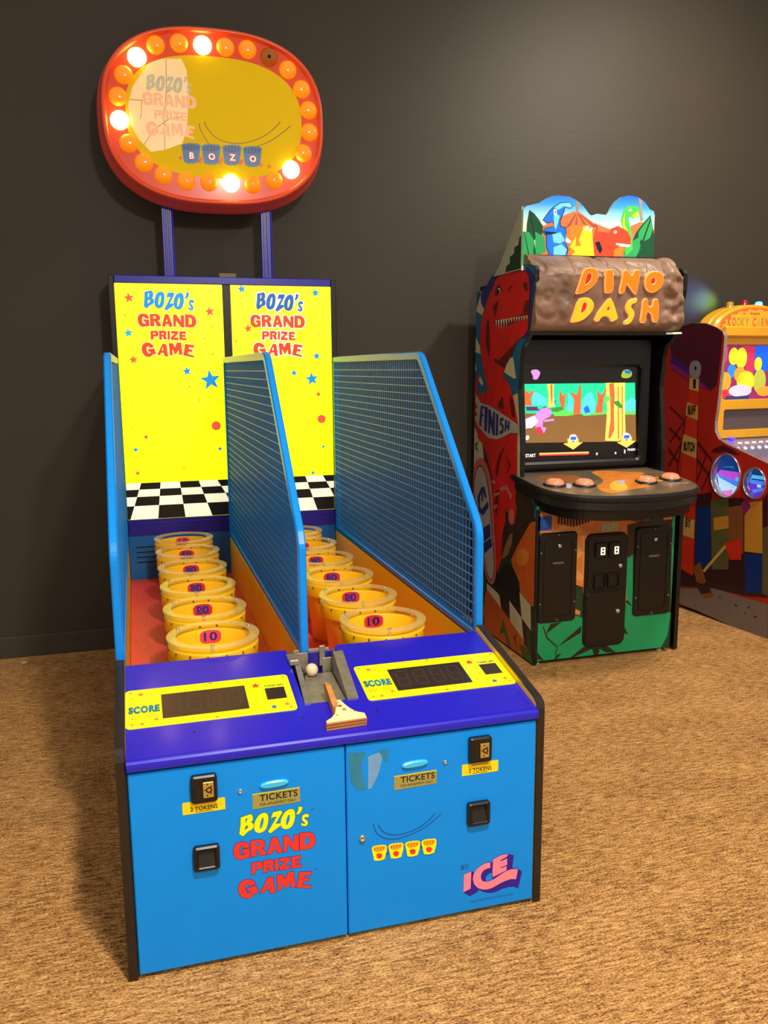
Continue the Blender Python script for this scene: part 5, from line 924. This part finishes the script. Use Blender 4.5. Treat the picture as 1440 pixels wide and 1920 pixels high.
# ================================================================ the red and yellow carnival machine at the right edge
sd = Vector((0.12946497, -0.991584, 0)); SO_ = Vector((3.295, 2.432, 0)); se = Vector((0.991584, 0.12946497, 0))
carn = thing('carnival_arcade_machine', tuple(SO_ + sd * .35 + se * .35), 'red-sided yellow-fronted carnival arcade machine cut off by the right edge of the photo', 'arcade machine')
CRED = mat('print_carnival_red', (172, 34, 24), 0.35, vary=0.1, vscale=4)
SS = Frame(SO_, sd, (0, 0, 1))                              # N = -se
SS = Frame(SO_, sd, (0, 0, 1))
so = fix(A['SOUT'][0][2])[0]
so = [(-.25, 1.60)] + so[1:-1] + [(.598, .968), (.72, .93), (.80, .90), (.82, .86), (.82, .02), (-.25, .02)]
P1 = circ(.306, .866, .104, 36, .121); P2 = circ(.516, .848, .071, 36, .080)
mb = MB(); chrome = mat('worn_chrome_edge', (190, 170, 160), 0.3, metal=0.7, vary=0.25, vscale=60)
mb.extrude(SS, [so, P1, P2], -.02, 0.0, CRED, edge=chrome, bev=.002)
CB = lambda n, c: mat('print_' + n, c, 0.35, vary=0.08)
pals = {'p': CB('maroon', (74, 20, 36)), 'u': CB('indigo', (66, 28, 104)), 'm': CB('magenta', (128, 32, 92)), 'r': CB('scarlet', (196, 44, 26)), 'o': CB('dull_gold', (196, 150, 74)), 'k': INK_K, 'g': CB('bell_grey', (132, 122, 130)), 'x': CB('truss_dark_red', (84, 16, 18)), 'n': CB('crowd_dark', (52, 26, 28)), 'b': CB('booth_blue', (18, 44, 104)), 'e': CB('booth_olive', (88, 82, 44)), 'f': CB('booth_brown', (122, 72, 36)), 't': CB('booth_orange', (190, 128, 44)), 'w': CB('pavement_grey', (112, 98, 92))}
put(mb, 'SIDE', SS, pals, 0.0004, step=0.00005, tf=lambda u, v: (max(u, -.245), v))
mb.text(SS, 'BUFF', 0.016, 1.232, .058, pals['x'], .003, off=.05, width=.062, rot=0.02)
mb.text(SS, 'BUTCH', 0.010, 1.012, .056, INK_K, .003, off=.05, width=.092)
mb.text(SS, 'BY', 0.034, .548, .060, INK_K, .003, off=.04, width=.044)
SP_ = mb.build('side_panel', carn)
SS2 = Frame(SO_ + se * .72, sd, (0, 0, 1)); mb = MB(); mb.extrude(SS2, [so], -.02, 0.0, CRED, edge=chrome, bev=.002); mb.build('side_panel', carn)
def porthole(c, cx, cz, rx, rz, nm):
    mb = MB()
    rings = [[SS.p(cx + (rx + d) * math.cos(2 * math.pi * k / 36), cz + (rz + d) * math.sin(2 * math.pi * k / 36), h) for k in range(36)] for d, h in ((.0, -.045), (.0, .006), (.004, .010), (.009, .008), (.009, .0))]
    mb.loft(rings, mat('polished_chrome', (215, 200, 215), 0.15, metal=0.9), smooth=True, cap0=False, cap1=False)
    o = mb.build('porthole_ring', carn)
    g = MB(); gl = lambda n, c, s=.8: mat('glow_' + n, c, 0.2, emit=s, vary=.15, vscale=30)
    HH = -.04
    g.poly(SS, [c], HH, gl('deep_blue', (24, 66, 140), .6))
    def band(z0, z1, m, sl=0.0, x0=-1, x1=1):
        n = 10; lo = []; hi = []
        for k in range(n + 1):
            t = -1 + 2 * k / n
            if t < x0 or t > x1: continue
            lim_ = rz * math.sqrt(max(0, 1 - t * t)) * .995
            a = max(-lim_, min(lim_, z0 + sl * t)); b = max(-lim_, min(lim_, z1 + sl * t))
            if b - a > 1e-5 or True: lo.append((cx + t * rx * .995, cz + a)); hi.append((cx + t * rx * .995, cz + max(b, a + 1e-5)))
        for i in range(len(lo) - 1): g.face([SS.p(*lo[i], HH + .001 * (band.k)), SS.p(*lo[i + 1], HH + .001 * band.k), SS.p(*hi[i + 1], HH + .001 * band.k), SS.p(*hi[i], HH + .001 * band.k)], m)
        band.k += 1
    band.k = 1
    if nm == 'big':
        band(-.03, .025, gl('magenta', (186, 74, 214))); band(-.10, -.02, gl('azure', (70, 130, 240)), -.02); band(-.121, -.045, gl('ice_white', (176, 216, 250)), -.03); band(-.121, -.085, gl('pink', (214, 120, 200)), .02, -1, 0.2); band(-.07, -.04, gl('lemon', (220, 224, 150)), -.05, .2, .9); band(-.025, -.005, gl('cyan', (80, 190, 240)), 0, .3, .95)
        g.stroke(SS, [(cx - .055, cz + .045), (cx + .02, cz + .052), (cx + .02, cz + .038)], .003, HH + .008, gl('cyan', (80, 190, 240)))
    else:
        band(.02, .04, gl('cyan', (80, 190, 240))); band(-.01, .012, gl('azure', (70, 130, 240))); band(-.08, -.01, gl('violet', (92, 48, 190))); band(-.05, -.03, gl('azure', (70, 130, 240)), .02, -.6, .5); band(-.025, -.01, gl('ice_white', (176, 216, 250)), 0, -.3, .3)
    g.build('porthole_glow', o)
porthole(P1, .306, .866, .104, .121, 'big'); porthole(P2, .516, .848, .071, .080, 'small')
FF = Frame(SO_ + sd * .20, se, (0, 0, 1))                   # N = towards the player
CYEL = mat('yellow_moulded_front', (250, 176, 24), 0.35, vary=0.05, coat=0.2); CYELD = mat('amber_lit_sign_face', (252, 166, 40), 0.4, emit=0.35)
def fb(u0, u1, z0, z1, h0, h1, m, bev=.0):
    return [rrect(u0, z0, u1, z1, .012)], h0, h1, m
mb = MB()
mb.extrude(FF, [[(.022, 1.07), (.698, 1.07), (.698, 1.70), (.022, 1.70)], rrect(.045, 1.295, .675, 1.612, .03), rrect(.068, 1.118, .652, 1.238, .012)], -.06, 0.0, CYEL, bev=.003)
mb.extrude(FF, [rrect(.022, 1.655, .698, 1.715, .01)], 0.0, .03, CYEL, bev=.008)
mb.build('front_bezel', carn)
mb = MB(); mb.extrude(FF, [[(.022, 0.03), (.698, 0.03), (.698, 1.66), (.022, 1.66)]], -.44, -.062, BLACKM)
FL = Frame(SO_ + sd * .78, se, (0, 0, 1)); mb.extrude(FL, [[(.065, .03), (.698, .03), (.698, .862), (.065, .862)]], -.50, 0.0, CYEL, bev=.004)
mb.build('cabinet_body', carn)
mb = MB(); k_ = lambda n, c, s=.75: mat('video_' + n, c, 0.2, emit=s, vary=.1, vscale=8)
mb.extrude(FF, [rrect(.040, 1.29, .68, 1.617, .02)], -.05, -.03, k_('plum', (136, 34, 92)))
mb.poly(FF, [[(.05, 1.60), (.10, 1.60), (.095, 1.52), (.05, 1.50)]], -.0295, k_('hot_pink', (232, 40, 140)))
mb.poly(FF, [[(.21, 1.607), (.31, 1.602), (.31, 1.42), (.25, 1.44)]], -.0294, k_('crimson', (196, 40, 86)))
mb.poly(FF, [[(.312, 1.607), (.66, 1.607), (.66, 1.46), (.312, 1.46)]], -.0293, k_('blue', (0, 96, 240)))
for cx, cz, rx, rz, n, c in ((.145, 1.545, .038, .05, 'yellow', (250, 226, 40)), (.205, 1.535, .044, .06, 'yellow', (250, 226, 40)), (.135, 1.46, .034, .04, 'sky', (40, 130, 214)), (.085, 1.40, .05, .055, 'orange', (240, 150, 44)), (.20, 1.44, .045, .045, 'orange', (240, 150, 44)), (.25, 1.40, .07, .06, 'yellow', (250, 226, 40)), (.36, 1.40, .05, .07, 'olive', (170, 180, 60)), (.34, 1.50, .03, .04, 'yellow', (250, 226, 40)), (.10, 1.33, .05, .025, 'red', (214, 50, 50)), (.21, 1.345, .09, .035, 'lilac', (216, 190, 220)), (.40, 1.34, .06, .03, 'orange', (240, 150, 44))):
    mb.poly(FF, [circ(cx, cz, rx, 24, rz)], -.029 + .0002 * len(mb.mats), k_(n, c))
mb.poly(FF, [[(.10, 1.292), (.28, 1.292), (.28, 1.318), (.17, 1.312), (.10, 1.318)]], -.025, k_('navy', (36, 50, 110)))
mb.build('video_screen', carn)
mb = MB(); mb.extrude(FF, [rrect(.060, 1.11, .66, 1.245, .01)], -.05, -.025, mat('score_window_grey', (98, 82, 84), 0.25)); mb.build('score_window', carn)
mb = MB()                                                   # sloping playfield glass behind the front bezel's foot
a0, a1 = (0.02, 1.065), (0.64, 0.90)
Pq = lambda u, s_, z: SO_ + sd * s_ + se * u + Vector((0, 0, z))
mb.loft([[Pq(.022, .17, 1.072), Pq(.698, .17, 1.072), Pq(.698, .17, 1.055), Pq(.022, .17, 1.055)], [Pq(.022, .80, .885), Pq(.698, .80, .885), Pq(.698, .80, .868), Pq(.022, .80, .868)]], mat('lit_playfield_glass', (120, 112, 140), 0.12, emit=.12, vary=.2, coat=.5))
pf = mb.build('playfield_cover', carn)
for k in range(6):
    b = MB(); c = Pq(.10 + .055 * k, .30, 1.048); b.lathe([(.012, 0), (.010, .006), (0, .008)], tuple(c), mat('white_led', (240, 235, 255), .3, emit=3.0), 10); b.build('playfield_led', pf)
b = MB(); b.lathe([(.02, 0), (.018, .008), (0, .01)], tuple(Pq(.12, .22, 1.068)), mat('blue_led', (60, 30, 255), .3, emit=3.0), 12); b.build('playfield_led', pf, 'blue lamp')
# dome sign
DFm = Frame(SO_ + sd * .12, se, (0, 0, 1))
dome = [(.36 + .325 * math.cos(math.radians(a)), 1.69 + .157 * math.sin(math.radians(a))) for a in range(0, 181, 6)] + [(.035, 1.66), (.685, 1.66)]
mb = MB(); mb.extrude(DFm, [dome], -.05, 0.0, CYEL, bev=.012)
dome2 = [(.36 + .322 * math.cos(math.radians(a)), 1.69 + .160 * math.sin(math.radians(a))) for a in range(0, 181, 6)]
mb.extrude(DFm, [dome2], -.14, -.055, CYEL, bev=.012)
face = [(.36 + .285 * math.cos(math.radians(a)), 1.712 + .118 * math.sin(math.radians(a))) for a in range(0, 181, 6)]
SCAL = mat('sign_scallop_orange', (226, 104, 44), .4, emit=.3)
mb.poly(DFm, [face], .0006, SCAL)
face2 = []
for a in range(0, 181, 3):
    k = .9 + .035 * (1 if (a // 9) % 2 else -1); face2.append((.36 + .285 * k * math.cos(math.radians(a)), 1.712 + .116 * k * math.sin(math.radians(a))))
mb.poly(DFm, [face2], .0012, CYELD)
mb.text(DFm, 'THE', .258, 1.793, .008, mat('sign_brown_ink', (140, 74, 20), .4, emit=.1), .002, off=.05); mb.text(DFm, 'Simpsons', .345, 1.794, .022, mat('sign_brown_ink', (140, 74, 20), .4, emit=.1), .002, off=.02, width=.075)
xs = .148
for ch, c in zip('KOOKY CARNIVAL', 'rrggg rogrgorr'):
    if ch != ' ':
        mb.text(DFm, ch, xs, 1.745, .052, {'r': mat('sign_red_ink', (214, 84, 44), .4, emit=.3), 'g': mat('sign_green_ink', (140, 140, 44), .4, emit=.3), 'o': mat('sign_orange_ink', (236, 140, 60), .4, emit=.3)}[c], .002, off=.03, width=.027)
    xs += .0345 if ch != ' ' else .022
mb.build('dome_sign', carn)
for u, n, c, e_ in ((.230, 'yellow', (196, 150, 20), 0), (.345, 'red', (150, 14, 40), 0), (.462, 'blue', (60, 150, 255), 9.0)):
    z0 = 1.69 + .160 * math.sqrt(max(0, 1 - ((u - .36) / .322) ** 2)) - .010
    b = MB(); c0 = DFm.p(u, z0, -.085); b.lathe([(.026, 0), (.026, .006), (.021, .010), (.021, .030), (.017, .038), (.006, .041), (0, .041)], tuple(c0), mat('beacon_' + n, c, .2, emit=e_, coat=.4), 20)
    b.build('beacon_lamp', carn, n + ' beacon lamp' + (', lit' if e_ else ''))
def glow(loc, color, power, rad, target=None):
    l = bpy.data.lights.new('beacon_glow', 'SPOT'); l.energy = power; l.color = color; l.shadow_soft_size = .02; l.spot_size = math.radians(rad); l.spot_blend = 1.0
    o = bpy.data.objects.new('beacon_glow', l); col.objects.link(o); o.location = loc; o.rotation_euler = (Vector(target) - Vector(loc)).to_track_quat('-Z', 'Y').to_euler()
glow((3.72, 2.50, 1.93), (.12, .25, 1.0), 6.5, 55, (3.44, 2.70, 1.90))
glow((3.74, 2.52, 1.90), (.45, .9, .05), 5.0, 40, (3.56, 2.70, 1.89))
